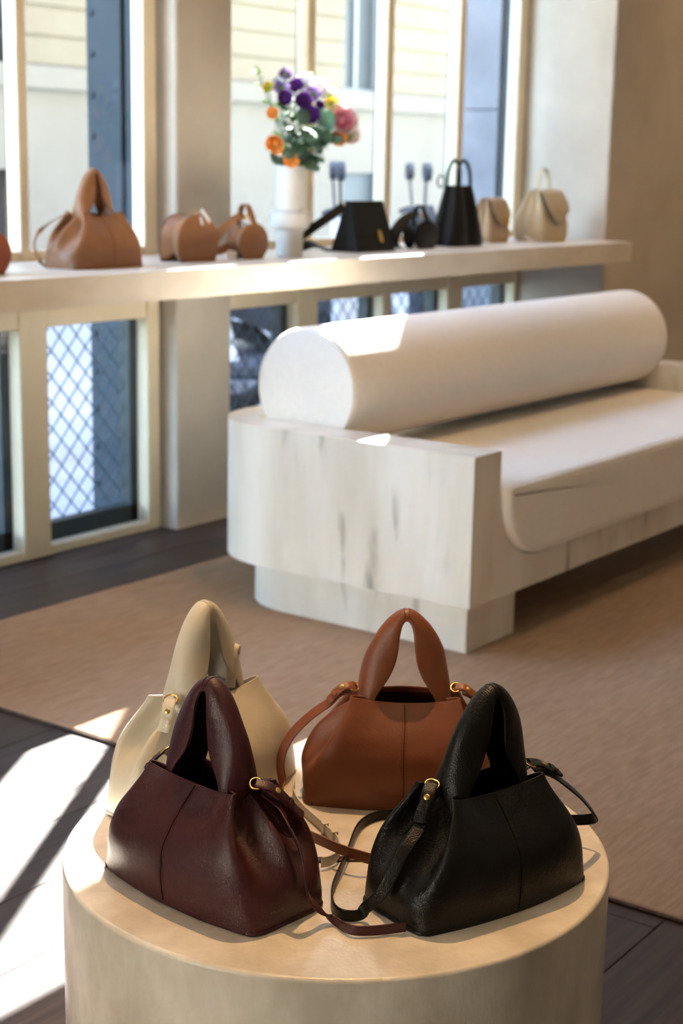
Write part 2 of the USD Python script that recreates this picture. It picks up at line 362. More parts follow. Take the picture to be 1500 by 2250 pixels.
# ------------------------------------------------------------------ the sofa
def uprof(x0, x1, z0, z1, rx, rz, rt=.0, n=14):
    """front outline of the seat: straight top, big round lower corners"""
    a = np.radians(np.linspace(0, 90, n)); p = [(x0 + rx - rx * math.cos(t) ** .9, z0 + rz - rz * math.sin(t) ** .9) for t in a]
    p += [(x1 - rx + rx * math.cos(t) ** .9, z0 + rz - rz * math.sin(t) ** .9) for t in a[::-1]]
    if rt:
        p += [(x1 - rt + rt * math.cos(t), z1 - rt + rt * math.sin(t)) for t in np.radians(np.linspace(0, 90, 6))] + [(x0 + rt + rt * math.cos(t), z1 - rt + rt * math.sin(t)) for t in np.radians(np.linspace(90, 180, 6))]
    else: p += [(x1, z1), (x0, z1)]
    return np.array(p)


def rounded_back(x0, x1, y0, y1, r):
    p = [(x0, y0), (x1, y0)] + arc(x1 - r, y1 - r, r, 0, 90, 24) + arc(x0 + r, y1 - r, r, 90, 180, 24); return Polygon(p)


SX0, SX1, SY0, SY1 = 3.58, 6.012, 2.16, 3.17
sofa = thing('sofa', 'low cream sofa of pale veined stone with thick round bolster and seat cushion', 'sofa', (SX0, SY0, 0.011))
W, D = SX1 - SX0, SY1 - SY0
body = extr(rounded_back(0, W, 0, D, .27), .150, .574)
cut = turn(extr(Polygon(uprof(.143, W - .143, .242, .9, .26, .205)), -.88, .1), rx=90)
cutm = m3.Manifold(m3.Mesh(np.array(cut.vertices, np.float32), np.array(cut.faces, np.uint32)))
obj('stone_body', body - cutm, 'sofa_stone', sofa, smooth=30)
for mir in (0, 1):
    pl = Polygon([(.065, .046), (.33, .046), (.33, .93), (.30, .93)] + arc(.065 + .23, .93 - .23, .23, 90, 180, 16))
    if mir: pl = affinity.translate(affinity.scale(pl, -1, 1, origin=(0, 0)), W, 0)
    obj('plinth', extr(pl, 0, .150), 'sofa_stone', sofa, smooth=30)


def loft_cushion(prof, y0, y1, r, n=6, crown=.012):
    """a cushion with the outline prof (x, z), its front edge rounded"""
    P = np.array(prof); nx = np.roll(P, -1, 0) - np.roll(P, 1, 0); nx /= np.linalg.norm(nx, axis=1)[:, None]; N = np.stack([-nx[:, 1], nx[:, 0]], 1)   # inward (ccw outline)
    V, m = [], len(P)
    for t in np.linspace(0, 90, n): V.append((r * (1 - math.sin(math.radians(t))), y0 + r * (1 - math.cos(math.radians(t)))))
    V.append((0, y1 - .02)); V.append((.02, y1))
    v = np.vstack([np.stack([(P + N * d)[:, 0], np.full(m, y), (P + N * d)[:, 1]], 1) for d, y in V])
    f = []; i = np.arange(m); j = (i + 1) % m
    for k in range(len(V) - 1): f += [np.stack([k * m + i, k * m + j, (k + 1) * m + j], 1), np.stack([k * m + i, (k + 1) * m + j, (k + 1) * m + i], 1)]
    c0, c1 = np.array([[P[:, 0].mean(), y0, P[:, 1].mean()]]), np.array([[P[:, 0].mean(), y1, P[:, 1].mean()]])
    v = np.vstack([v, c0, c1]); f += [np.stack([j, i, np.full(m, len(v) - 2)], 1), np.stack([(len(V) - 1) * m + i, (len(V) - 1) * m + j, np.full(m, len(v) - 1)], 1)]
    return trimesh.Trimesh(v, np.vstack(f), process=False)


cp = uprof(.147, W - .147, .246, .474, .256, .2, .022)
cush = obj('seat_cushion', loft_cushion(cp, -.028, .86, .028), 'boucle', sofa, smooth=60)
pp = uprof(.158, W - .158, .257, .463, .246, .19, .018)
obj('piping', tube(np.c_[pp[:, 0], np.full(len(pp), -.0215), pp[:, 1]], .0035, 8, closed=True), 'boucle', cush, smooth=60)
R = .184
prof = [(R - .03, 0)] + arc(R - .016, .016, .016, -90, 0, 6) + [(R + .0005, z) for z in np.linspace(.1, W - .286 - .104, 6)] + arc(R - .016, W - .290 - .016, .016, 0, 90, 6) + [(R - .03, W - .290)]
bol = obj('bolster', turn(lathe(prof, 96), ry=90, t=(.145, 2.847 - SY0, .677)), 'boucle', sofa, smooth=40)
for xx in (.1475, W - .1475):
    a = np.linspace(0, 2 * np.pi, 72, endpoint=False)
    obj('piping', tube(np.c_[np.full(72, xx), 2.847 - SY0 + (R - .008) * np.cos(a), .677 + (R - .008) * np.sin(a)], .0035, 8, closed=True), 'boucle', bol, smooth=60)

# ------------------------------------------------------------------ the pedestal
PH, PR, PX, PY = 0.45, 0.3655, 1.611, 1.167
ped = thing('pedestal', 'round cream travertine pedestal, four handbags standing on top', 'pedestal', (PX, PY, 0))
obj('stone_drum', lathe([(PR - .004, 0), (PR, .004)] + [(PR, z) for z in (.1, .2, .3, .4)] + arc(PR - .006, PH - .006, .006, 0, 90, 5), 160), 'pedestal_stone', ped, smooth=40)
# ------------------------------------------------------------------ leather and the gathered tote
leather('leather_burgundy', (.050, .0095, .0125), rough=.42, bump=.4, spec=.38)
leather('leather_cognac', (.225, .062, .022), rough=.42)
leather('leather_cream', (.66, .605, .49), rough=.45, bump=.25)
leather('leather_black', (.0035, .0035, .0035), rough=.40, bump=.6, grain=520, spec=.26)
leather('leather_tan', (.29, .125, .048), rough=.45)
leather('leather_rust', (.33, .068, .010), rough=.45)
leather('leather_beige', (.47, .33, .20), rough=.5); leather('leather_sand', (.56, .45, .29), rough=.5)
for nm, c in (('burgundy', (.030, .008, .010)), ('cognac', (.10, .03, .012)), ('cream', (.46, .40, .30)), ('black', (.005, .005, .005)), ('tan', (.17, .08, .035))):
    plain('lining_' + nm, c, .85, spec=.2)
    plain('stitch_' + nm, tuple(min(1, v * 1.3 + .004) for v in c), .6)


def bspl(n, m, closed):
    """rows of uniform cubic B-spline weights: n samples over m control points"""
    if closed: t = np.arange(n) / n * m; i0 = np.floor(t).astype(int); idx = (i0[:, None] + np.array([-1, 0, 1, 2])) % m
    else: t = np.linspace(0, m - 1 - 1e-9, n); i0 = np.floor(t).astype(int); idx = np.clip(i0[:, None] + np.array([-1, 0, 1, 2]), 0, m - 1)
    u = t - i0; w = np.stack([(1 - u) ** 3, 3 * u ** 3 - 6 * u ** 2 + 4, -3 * u ** 3 + 3 * u ** 2 + 3 * u + 1, u ** 3], 1) / 6
    M = np.zeros((n, m)); np.add.at(M, (np.repeat(np.arange(n), 4), idx.ravel()), w.ravel()); return M


def grid_faces(nr, nc, closed, flip=False):
    f = []
    for r in range(nr - 1):
        i = np.arange(nc if closed else nc - 1); j = (i + 1) % nc
        f += [np.stack([r * nc + i, r * nc + j, (r + 1) * nc + j], 1), np.stack([r * nc + i, (r + 1) * nc + j, (r + 1) * nc + i], 1)]
    f = np.vstack(f); return f[:, ::-1] if flip else f


def grid_normals(P, closed):
    du = (np.roll(P, -1, 1) - np.roll(P, 1, 1)) if closed else np.gradient(P, axis=1)
    dv = np.gradient(P, axis=0); n = np.cross(du, dv); return n / np.maximum(np.linalg.norm(n, axis=-1, keepdims=True), 1e-9)


def sheet(P, t):
    """an open grid of points (rows, cols, 3) -> a sheet of leather of thickness t with rounded edges"""
    N = grid_normals(P, False); nr, nc = P.shape[:2]
    ring = []                                  # go round the cross-section of every row: out side, edge, in side, edge
    T = np.gradient(P, axis=1); T /= np.maximum(np.linalg.norm(T, axis=-1, keepdims=True), 1e-9)
    h = t / 2
    for r in range(nr):
        o, i_ = P[r] + N[r] * h, P[r] - N[r] * h
        e1 = [P[r, -1] + T[r, -1] * h * .8 + N[r, -1] * h * k for k in (.55, -.55)]; e0 = [P[r, 0] - T[r, 0] * h * .8 + N[r, 0] * h * k for k in (-.55, .55)]
        ring.append(np.vstack([o, e1, i_[::-1], e0]))
    V = np.array(ring); k = V.shape[1]; f = grid_faces(nr, k, True)
    v = V.reshape(-1, 3); extra, fs = [], [f]
    for r, s in ((0, 1), (nr - 1, -1)):
        c = len(v) + len(extra); extra.append(V[r].mean(0)); i = np.arange(k); j = (i + 1) % k
        # cap as strips across the sheet, so that a bent end stays closed
        half = nc + 1
        a = r * k + np.arange(nc); b = r * k + (nc + 2 + np.arange(nc))[::-1]
        cap = np.vstack([np.stack([a[:-1], b[:-1], b[1:]], 1), np.stack([a[:-1], b[1:], a[1:]], 1)])
        fs.append(cap if s == 1 else cap[:, ::-1]); extra.pop()
    return trimesh.Trimesh(v, np.vstack(fs), process=False)


def ribbon(P, nrm, w, t, n=80, m=5, crown=.0):
    """a strap through the points P whose face looks along nrm (one per point), width w, thickness t"""
    P, nrm = np.asarray(P, float), np.broadcast_to(np.asarray(nrm, float), np.shape(P)); Q = smooth_path(np.hstack([P, nrm * .05]), n); C, Nn = Q[:, :3], Q[:, 3:]
    T = np.gradient(C, axis=0); T /= np.linalg.norm(T, axis=1)[:, None]
    Nn = Nn - T * (Nn * T).sum(1)[:, None]; Nn /= np.linalg.norm(Nn, axis=1)[:, None]; B = np.cross(T, Nn)
    s = np.linspace(-.5, .5, m)
    return sheet(C[:, None] + B[:, None] * (s[None, :, None] * w), t)


BODY_ROWS = [  # z, then (x, y) of A..H: front centre -> front corner -> end fold -> end centre
    (0.000, [(0, -.0785), (.06, -.0765), (.116, -.0665), (.138, -.062), (.142, -.045), (.142, -.030), (.142, -.014), (.142, 0)]),
    (0.000, [(0, -.0795), (.06, -.0775), (.117, -.0675), (.139, -.063), (.143, -.045), (.143, -.030), (.143, -.014), (.143, 0)]),
    (0.012, [(0, -.0815), (.06, -.0795), (.115, -.070), (.137, -.064), (.143, -.047), (.145, -.030), (.145, -.014), (.145, 0)]),
    (0.032, [(0, -.0835), (.058, -.082), (.106, -.073), (.128, -.066), (.143, -.050), (.147, -.032), (.147, -.014), (.147, 0)]),
    (0.054, [(0, -.084), (.055, -.083), (.097, -.078), (.119, -.070), (.136, -.056), (.138, -.036), (.145, -.016), (.154, 0)]),
    (0.080, [(0, -.081), (.052, -.080), (.089, -.077), (.111, -.071), (.126, -.057), (.096, -.040), (.118, -.018), (.154, 0)]),
    (0.106, [(0, -.067), (.049, -.067), (.082, -.068), (.099, -.065), (.110, -.053), (.062, -.038), (.090, -.015), (.146, 0)]),
    (0.130, [(0, -.048), (.047, -.050), (.076, -.053), (.088, -.051), (.089, -.040), (.050, -.032), (.064, -.012), (.118, 0)]),
    (0.146, [(0, -.032), (.045, -.037), (.072, -.043), (.082, -.042), (.080, -.031), (.052, -.025), (.056, -.009), (.086, 0)]),
    (0.157, [(0, -.022), (.044, -.029), (.070, -.037), (.080, -.036), (.077, -.026), (.052, -.022), (.053, -.007), (.068, 0)]),
]
RIM_DROP = [.014, .009, .002, .0, .001, .006, .008, .010]


def full_ring(q):
    r = [(x, y) for x, y in q]; right = r + [(x, -y) for x, y in r[-2:0:-1]]
    return right + [(0, -r[0][1])] + [(-x, y) for x, y in right[:0:-1]]


def tote_grid(rows, seed, amp, n=168, nr=76, tweak=None):
    C = []
    for z, q in rows:
        ring = np.array(full_ring(q)); f = (z / .157) ** 2
        dq = np.array(full_ring([(d, -1) for d in RIM_DROP]))[:, 0]; dq = np.abs(dq)
        C.append(np.c_[ring, z - f * dq])
    C = np.array(C)
    if tweak is not None: C = tweak(C)
    P = np.einsum('ri,ijk,cj->rck', bspl(nr, len(rows), False), C, bspl(n, C.shape[1], True))
    zz = np.clip(P[..., 2:3] / .03, 0, 1) * np.clip((.17 - P[..., 2:3]) / .05, .25, 1)
    nz = np.stack([meshkit.fbm(P * 13 + 5 * k, 3, seed + k) - .5 for k in range(3)], -1)
    return P + nz * amp * zz * np.array([1, 1, .4])


OUTER = [(.062, .112), (.0655, .140), (.066, .163), (.061, .195), (.0505, .227), (.031, .256), (.013, .2725), (0, .277)]
INNER = [(.048, .112), (.049, .136), (.043, .158), (.0245, .178), (.0150, .205), (.0125, .235), (.0085, .258), (0, .266)]
HALFQ = [.027, .028, .027, .022, .0195, .0185, .0135, .0115]


def tote(name, label, col, loc, yaw, scale=1.0, seed=1, amp=.006, tweak=None, group=None, lean=(0, 0), stitches=True):
    L, LN, ST = 'leather_' + col, 'lining_' + col, 'stitch_' + col
    t = thing(name, label, 'handbag', loc, yaw, group)
    P = tote_grid(BODY_ROWS, seed, amp, tweak=tweak) * scale
    nr, nc = P.shape[:2]; N = grid_normals(P, True)
    th = .0028 * scale
    # rounded rim, then the leather turns inward
    rim = [P[-1] - N[-1] * th * (1 - math.cos(a)) / 2 + np.array([0, 0, 1.0]) * th * .5 * math.sin(a) for a in np.radians([45, 90, 135, 180])]
    ins = [rim[-1] - np.array([0, 0, k]) for k in (.002, .006)]
    V = np.concatenate([P, np.array(rim), np.array(ins)]); f = grid_faces(len(V), nc, True)
    v = V.reshape(-1, 3); i = np.arange(nc); j = (i + 1) % nc
    v = np.vstack([v, P[0], [0, 0, 0]]); b0 = len(v) - 1 - nc; f = np.vstack([f, np.stack([b0 + j, b0 + i, np.full(nc, len(v) - 1)], 1)])
    body = obj('body', trimesh.Trimesh(v, f, process=False), L, t, smooth=75)
    inner = [ins[-1]] + [P[k] - N[k] * th - np.array([0, 0, .004]) for k in (-8, -16, -26, -40, -52)]
    inner = np.array(inner); inner[-1, :, 2] = .012 * scale; inner[-1, :, :2] *= .88; inner[-2, :, :2] *= .96
    v = np.vstack([inner.reshape(-1, 3), [0, 0, .012 * scale]]); f = grid_faces(len(inner), nc, True, True)
    f = np.vstack([f[:, ::-1], np.stack([(len(inner) - 1) * nc + i, (len(inner) - 1) * nc + j, np.full(nc, len(v) - 1)], 1)])
    obj('lining', trimesh.Trimesh(v, f, process=False), LN, t, smooth=75)
    # piped lower edge of the two ends
    for s in (0, 1):
        cols = [c for c in range(nc) if (P[0, c, 0] > .128 * scale if s == 0 else P[0, c, 0] < -.128 * scale)]
        cols = sorted(cols, key=lambda c: P[0, c, 1])
        obj('end_piping', tube(smooth_path(P[0, cols][::2] + np.array([.0006 * (1 - 2 * s), 0, .0026]), 30), .0026, 8), L, t, smooth=60)
    # centre seams with stitching, front and back
    for c in (0, nc // 2):
        path, nn = P[13:, c], N[13:, c]
        st = obj('seam', tube(smooth_path((path + nn * .0002)[::3], 40), .0009 * scale, 8), LN, t, smooth=60)
        if stitches:
            ms = []
            for cc, sg in ((2, 1), (-2, -1)):
                q = P[16:, (c + cc) % nc] * .2 + P[16:, c] * .8; q = smooth_path(q[::2], 300); d = np.r_[0, np.cumsum(np.linalg.norm(np.diff(q, axis=0), axis=1))]
                n_ = int(d[-1] / (.0048 * scale)); nn_ = N[nr // 2, c]
                for k in range(n_):
                    a, b = [np.array([np.interp(x, d, q[:, z]) for z in range(3)]) for x in ((k + .18) * d[-1] / n_, (k + .78) * d[-1] / n_)]
                    ms.append(tube([a + nn_ * .0003, b + nn_ * .0003], .00045 * scale, 5))
            obj('stitching', join(*ms), ST, st, kind='stuff')
    # the wide handle: a band of leather folded lengthwise, hollow side inward
    def half(K): return np.array(K) * scale
    o = np.array([(-x, z) for x, z in OUTER] + [(x, z) for x, z in OUTER[-2::-1]]) * scale
    k_ = np.array([(-x, z) for x, z in INNER] + [(x, z) for x, z in INNER[-2::-1]]) * scale
    q = np.array(HALFQ + HALFQ[-2::-1]) * scale
    M = bspl(90, len(o), False); o, k_, q = M @ o, M @ k_, M @ q
    a = np.linspace(-1, 1, 33); tt = np.abs(a)
    dep = np.sin(np.clip(a, -1, 1) * math.pi / 2 * 1.08) / math.sin(math.pi / 2 * 1.08)
    inn = (1 - np.cos(tt * math.pi / 2 * 1.08)) / (1 - math.cos(math.pi / 2 * 1.08))
    H = np.zeros((90, 33, 3)); d = k_ - o
    H[..., 0] = o[:, 0:1] + d[:, 0:1] * inn; H[..., 2] = o[:, 1:2] + d[:, 1:2] * inn; H[..., 1] = q[:, None] * dep
    nz = np.stack([meshkit.fbm(H * 16 + 3 * k, 2, seed + 9 + k) - .5 for k in range(3)], -1) * .006 * np.clip((.262 * scale - H[..., 2:3]) / .05, 0, 1)
    H = H + nz
    H[..., 0] += lean[0] * np.clip(H[..., 2] - .15, 0, 1); H[..., 1] += lean[1] * np.clip(H[..., 2] - .15, 0, 1)
    hd = obj('handle', sheet(H[:, ::-1], .0042 * scale), L, t, smooth=75)
    # the stitched seam over the top of the handle
    for off in (-1.6, 1.6):
        kk = 44.5 + off; lo = int(math.floor(kk)); q_ = H[lo] * (1 - kk + lo) + H[lo + 1] * (kk - lo)
        Nn = grid_normals(H[:, ::-1], False)[lo][::-1]
        obj('handle_seam', tube((q_ + Nn * .0021 * scale)[4:-4], .0006 * scale, 6), LN, hd)
    return t, P, H


TABS = {}


def dring(t, c, axis_w, axis_u, r=.0095, wire=.0013):
    """a gold ring lying in the plane of two directions"""
    a = np.linspace(0, 2 * np.pi, 32, endpoint=False); w_, u_ = np.asarray(axis_w, float), np.asarray(axis_u, float)
    w_ /= np.linalg.norm(w_); u_ /= np.linalg.norm(u_)
    p = np.asarray(c) + np.cos(a)[:, None] * w_ * r + np.sin(a)[:, None] * u_ * r * .85
    return obj('ring', tube(p, wire, 8, closed=True), 'gold', t, smooth=60, label='small gold metal ring')


def hardware(t, col, s, scale, path, nrm, w=.0105, rivet=True):
    """ring, folded tab with rivet and keeper, at the end s (+1 / -1) of the bag; path: the tab's points from the ring outward (local)"""
    L = 'leather_' + col; path = np.asarray(path, float); nrm = np.asarray(nrm, float); nrm = nrm / np.linalg.norm(nrm)
    d = path[1] - path[0]; d /= np.linalg.norm(d); side = np.cross(d, nrm); side /= np.linalg.norm(side)
    anchor = np.array([s * .060 * scale, 0, .138 * scale]); c = path[0]
    obj('ring_loop', ribbon([anchor, (anchor + c) / 2 + np.array([0, 0, .003]), c - np.array([0, 0, .001])], [(0, 0, 1)] * 3, w * .9, .0028, 20), L, t, smooth=60)
    dring(t, c, side, d, .0088 * scale)
    tab = obj('strap_tab', ribbon(path, [nrm] * len(path), w, .0046, 40), L, t, smooth=60)
    k = len(path)
    Q = smooth_path(path, 40)
    if rivet:
        p = Q[15] + nrm * .0022; R_ = trimesh.geometry.align_vectors([0, 0, 1], nrm); m = lathe([(.0040, 0), (.0038, .0008), (.0028, .0013), (.0004, .0015)], 20); m.apply_transform(R_); m.apply_translation(p)
        obj('rivet', m, 'gold', tab, smooth=40, label='gold rivet')
    kp = Q[27]; dd = Q[30] - Q[25]; dd /= np.linalg.norm(dd); sd = np.cross(dd, nrm); sd /= np.linalg.norm(sd)
    a = np.linspace(0, 2 * np.pi, 24, endpoint=False); e = np.stack([np.sign(np.cos(a)) * np.abs(np.cos(a)) ** .4, np.sign(np.sin(a)) * np.abs(np.sin(a)) ** .4], 1)
    ring = kp + e[:, :1] * sd * (w * .62) + e[:, 1:] * nrm * .0042
    G = np.array([ring - dd * .0035, ring - dd * .0035 * .9 + e[:, 1:] * nrm * .0008, ring + dd * .0035 * .9 + e[:, 1:] * nrm * .0008, ring + dd * .0035])
    v = G.reshape(-1, 3); n = 24; i = np.arange(n); j = (i + 1) % n
    f = np.vstack([grid_faces(4, n, True), np.stack([3 * n + i, 3 * n + j, j], 1), np.stack([3 * n + i, j, i], 1)])
    obj('keeper', trimesh.Trimesh(v, f, process=False), L, tab, smooth=60)


bag1, B1, H1 = tote('gathered_tote', 'burgundy grained leather tote at the front left of the round pedestal', 'burgundy', (1.412, 1.218, PH + .0005), -96.8, 1.0, seed=3)
bag2, B2, H2 = tote('gathered_tote', 'cognac brown leather tote at the back right of the round pedestal', 'cognac', (1.822, 1.203, PH + .0005), -54.2, 1.0, seed=11)
bag3, B3, H3 = tote('gathered_tote', 'black grained leather tote at the front right of the round pedestal', 'black', (1.610, .946, PH + .0005), -16.6, .98, seed=23, lean=(.12, 0))
bag4, B4, H4 = tote('gathered_tote', 'cream leather tote behind the burgundy tote on the pedestal', 'cream', (1.638, 1.427, PH + .0005), 3.0, 1.04, seed=31)
# ------------------------------------------------------------------ rings, tabs and shoulder straps of the four totes
def to_local(loc, yaw, P):
    a = math.radians(yaw); d = np.asarray(P, float) - np.asarray(loc); return np.c_[d[:, 0] * math.cos(a) + d[:, 1] * math.sin(a), -d[:, 0] * math.sin(a) + d[:, 1] * math.cos(a), d[:, 2]]


L1, L2, L3, L4 = ((1.412, 1.218, PH + .0005), -96.8), ((1.822, 1.203, PH + .0005), -54.2), ((1.610, .946, PH + .0005), -16.6), ((1.638, 1.427, PH + .0005), 3.0)
ON = PH + .0080       # height of a strap standing on its edge on the pedestal


def strap(t, col, pts, nrm, w=.0108, n=120, holes=()):
    return obj('shoulder_strap', ribbon(pts, nrm, w, .0026, n), 'leather_' + col, t, smooth=60)


def horiz(P):
    """face normals of a strap that stands on its edge"""
    T = np.gradient(np.asarray(P, float), axis=0); N = np.c_[T[:, 1], -T[:, 0], np.zeros(len(P))]; return N / np.maximum(np.linalg.norm(N, axis=1)[:, None], 1e-9)


# burgundy
hardware(bag1, 'burgundy', 1, 1.0, [(.080, .000, .160), (.092, .010, .157), (.101, .022, .146), (.107, .034, .130), (.111, .050, .112)], (.72, .10, .66))
w1 = to_local(*L1, [(1.421, 1.034, ON), (1.412, 1.005, ON), (1.420, .984, ON), (1.437, .968, ON), (1.459, .952, ON)])
pts = np.vstack([[(.086, .004, .150), (.100, .018, .134), (.119, .012, .122), (.149, .004, .100), (.161, .002, .074), (.167, .001, .050), (.172, .009, .030)], w1])
nn = np.vstack([[(.7, .1, .7), (.7, .1, .7), (.75, .5, .3), (.66, .75, 0), (.66, .75, 0), (.66, .75, 0), (.70, .70, .0)], horiz(w1)])
for k in range(1, len(nn)):
    if nn[k] @ nn[k - 1] < 0: nn[k] = -nn[k]
strap(bag1, 'burgundy', pts, nn)
hardware(bag1, 'burgundy', -1, 1.0, [(-.082, -.004, .160), (-.092, -.010, .150), (-.100, -.016, .136), (-.106, -.02, .120)], (-.7, -.2, .65))
w1 = to_local(*L1, [(1.505, 1.195, PH + .0018), (1.530, 1.175, PH + .0018), (1.555, 1.152, PH + .0018), (1.578, 1.128, PH + .0018), (1.596, 1.104, PH + .0018)])
strap(bag1, 'burgundy', w1, [(0, 0, 1)] * 5)
# cognac
hardware(bag2, 'cognac', -1, 1.0, [(-.074, -.006, .161), (-.085, -.010, .163), (-.095, -.012, .157), (-.102, -.012, .149), (-.110, -.012, .140)], (-.45, -.55, .70))
wl = to_local(*L2, [(1.680, 1.314, PH + .012), (1.650, 1.288, ON), (1.607, 1.243, ON + .003), (1.572, 1.191, PH + .022), (1.557, 1.152, PH + .0275), (1.550, 1.117, PH + .0285), (1.554, 1.087, PH + .026), (1.585, 1.066, PH + .014), (1.655, 1.066, PH + .010), (1.735, 1.078, PH + .024), (1.80, 1.088, PH + .05)])
p2 = np.vstack([[(-.078, -.006, .155), (-.095, -.009, .151), (-.107, -.010, .139), (-.124, -.010, .126), (-.157, -.015, .096), (-.175, -.022, .066), (-.178, -.027, .042), (-.175, -.031, .026)], wl, [(.128, -.030, .09), (.116, -.006, .132), (.098, 0, .146), (.084, 0, .152)]])
n2 = np.vstack([[(-.45, -.55, .70), (-.45, -.55, .7), (-.5, -.6, .6), (-.55, -.65, .5), (-.6, -.75, .3), (-.6, -.8, .1), (-.6, -.8, 0), (-.55, -.8, 0)], horiz(wl), [(.9, -.2, .3), (.8, -.1, .5), (.5, -.1, .8), (.4, 0, .9)]])
for k in range(1, len(n2)):
    if n2[k] @ n2[k - 1] < 0 and k < 19: n2[k] = -n2[k]
strap(bag2, 'cognac', p2, n2, w=.0125, n=240)
hardware(bag2, 'cognac', 1, 1.0, [(.074, 0, .160), (.086, -.002, .161), (.096, -.003, .154), (.106, -.004, .146), (.114, -.004, .138)], (.45, -.45, .75))
# black
hardware(bag3, 'black', -1, .98, [(-.074, .006, .158), (-.086, -.001, .152), (-.093, -.005, .141), (-.099, -.006, .131), (-.105, -.009, .120)], (-.66, -.52, .54), w=.0125)
wl = to_local(*L3, [(1.448, 1.012, ON + .001), (1.437, 1.030, ON), (1.452, 1.056, ON), (1.490, 1.083, ON), (1.535, 1.104, ON + .003), (1.583, 1.126, ON + .006), (1.638, 1.155, ON + .003), (1.684, 1.170, ON), (1.724, 1.158, ON), (1.752, 1.115, ON), (1.785, 1.04, ON), (1.812, .97, PH + .02)])
p3 = np.vstack([[(-.078, .003, .150), (-.092, -.005, .134), (-.105, -.010, .116), (-.128, -.016, .100), (-.149, -.017, .075), (-.165, -.008, .040), (-.169, .012, .018)], wl,
                [(.208, .02, .036), (.214, .002, .044), (.200, -.006, .060), (.172, -.010, .088), (.143, -.008, .113), (.120, -.004, .130), (.092, 0, .142)]])
n3 = np.vstack([[(-.66, -.52, .54), (-.66, -.52, .54), (-.7, -.5, .45), (-.75, -.5, .35), (-.75, -.6, .2), (-.8, -.5, .1), (-.9, -.3, .1)], horiz(wl), [(.8, -.5, 0), (.9, -.4, .2), (.75, -.5, .5), (.65, -.5, .6), (.6, -.5, .6), (.55, -.4, .7), (.5, -.3, .8)]])
for k in range(1, len(n3)):
    if n3[k] @ n3[k - 1] < 0: n3[k] = -n3[k]
strap(bag3, 'black', p3, n3, w=.0125, n=300)
hardware(bag3, 'black', 1, .98, [(.086, 0, .152), (.100, -.002, .149), (.114, -.003, .141), (.126, -.003, .134), (.137, -.003, .128)], (.4, -.35, .82), w=.0125)
# cream
hardware(bag4, 'cream', -1, 1.04, [(-.086, -.008, .166), (-.095, -.012, .158), (-.100, -.013, .147), (-.104, -.013, .137), (-.108, -.013, .126)], (-.8, -.35, .5), w=.0125)
up4 = [(.066, .004, .155), (.064, -.006, .185), (.060, -.012, .205), (.050, -.018, .214), (.040, -.021, .205), (.034, -.023, .185), (.030, -.024, .155)]
strap(bag4, 'cream', up4, [(1, .1, .1), (.95, .0, .3), (.7, -.2, .6), (.0, -.3, .95), (-.6, -.5, .5), (-.8, -.6, .0), (-.8, -.6, 0)], w=.0125, n=60)
dring(bag4, (.067, .002, .158), (0, 1, 0), (.3, 0, 1), .009)
wl = to_local(*L4, [(1.722, 1.326, ON + .003), (1.705, 1.314, ON), (1.688, 1.298, ON), (1.670, 1.276, ON), (1.654, 1.250, ON), (1.637, 1.218, ON), (1.614, 1.179, ON + .002), (1.594, 1.152, ON + .005), (1.571, 1.134, ON + .004), (1.549, 1.129, ON + .002), (1.533, 1.134, ON + .003)])
sb = strap(bag4, 'cream', wl, horiz(wl), w=.0122, n=160)
cq = smooth_path(np.hstack([wl, horiz(wl) * .05]), 160)[:, :3]
for k in (86, 102):
    d = cq[k + 1] - cq[k - 1]; d /= np.linalg.norm(d); sd = np.cross(d, [0, 0, 1.0])
    e = np.array([(.004, -.0058), (.004, .0085), (-.004, .0085), (-.004, -.0058)])
    ring = np.array([cq[k] + sd * a + np.array([0, 0, 1]) * b for a, b in e]); obj('keeper', m3.Manifold.hull_points(np.vstack([ring - d * .0045, ring + d * .0045])), 'leather_cream', sb)
# the stamped name on the end of the burgundy bag
letters, xo = [], 0.0
for ch in 'POLÈNE':
    m = meshkit.text_mesh(ch, .0030, .0002); m.apply_translation((xo - m.bounds[0][0], 0, 0)); letters.append(m); xo += (m.bounds[1][0] - m.bounds[0][0]) + .0013
m = join(*letters); v = m.vertices.copy(); loc = np.c_[np.zeros(len(v)), -.036 + v[:, 0] * 1.0, .0225 + v[:, 1] + v[:, 0] * .02]
F = B1.reshape(-1, 3); F = F[F[:, 0] > .10]
from scipy.spatial import cKDTree
dd, ii = cKDTree(F[:, 1:]).query(loc[:, 1:], k=4); wts = 1 / (dd + 1e-5); xs = (F[ii, 0] * wts).sum(1) / wts.sum(1)
m.vertices = np.c_[xs + .0004 + v[:, 2], loc[:, 1], loc[:, 2]]
plain('foil_dark', (.16, .10, .075), .4, .3)
obj('stamped_name', m, 'foil_dark', bag1, label='tiny stamped maker name')
# ------------------------------------------------------------------ bags on the display ledge
LZ = 1.0155


def hull(*pts): return m3.Manifold.hull_points(np.array(pts, float))


def tapered(w0, d0, w1, d1, z0, z1, b=.006, yo=0.0):
    p = []
    for (w, d, z, s) in ((w0, d0, z0, 1), (w1, d1, z1, -1)):
        for sx in (-1, 1):
            for sy in (-1, 1):
                x, y = sx * w / 2, sy * d / 2 + (yo if z == z1 else 0)
                p += [(x, y, z + s * b), (x - sx * b, y, z), (x, y - sy * b, z), (x - sx * b * .3, y - sy * b * .3, z + s * b * .3)]
    return hull(*p)


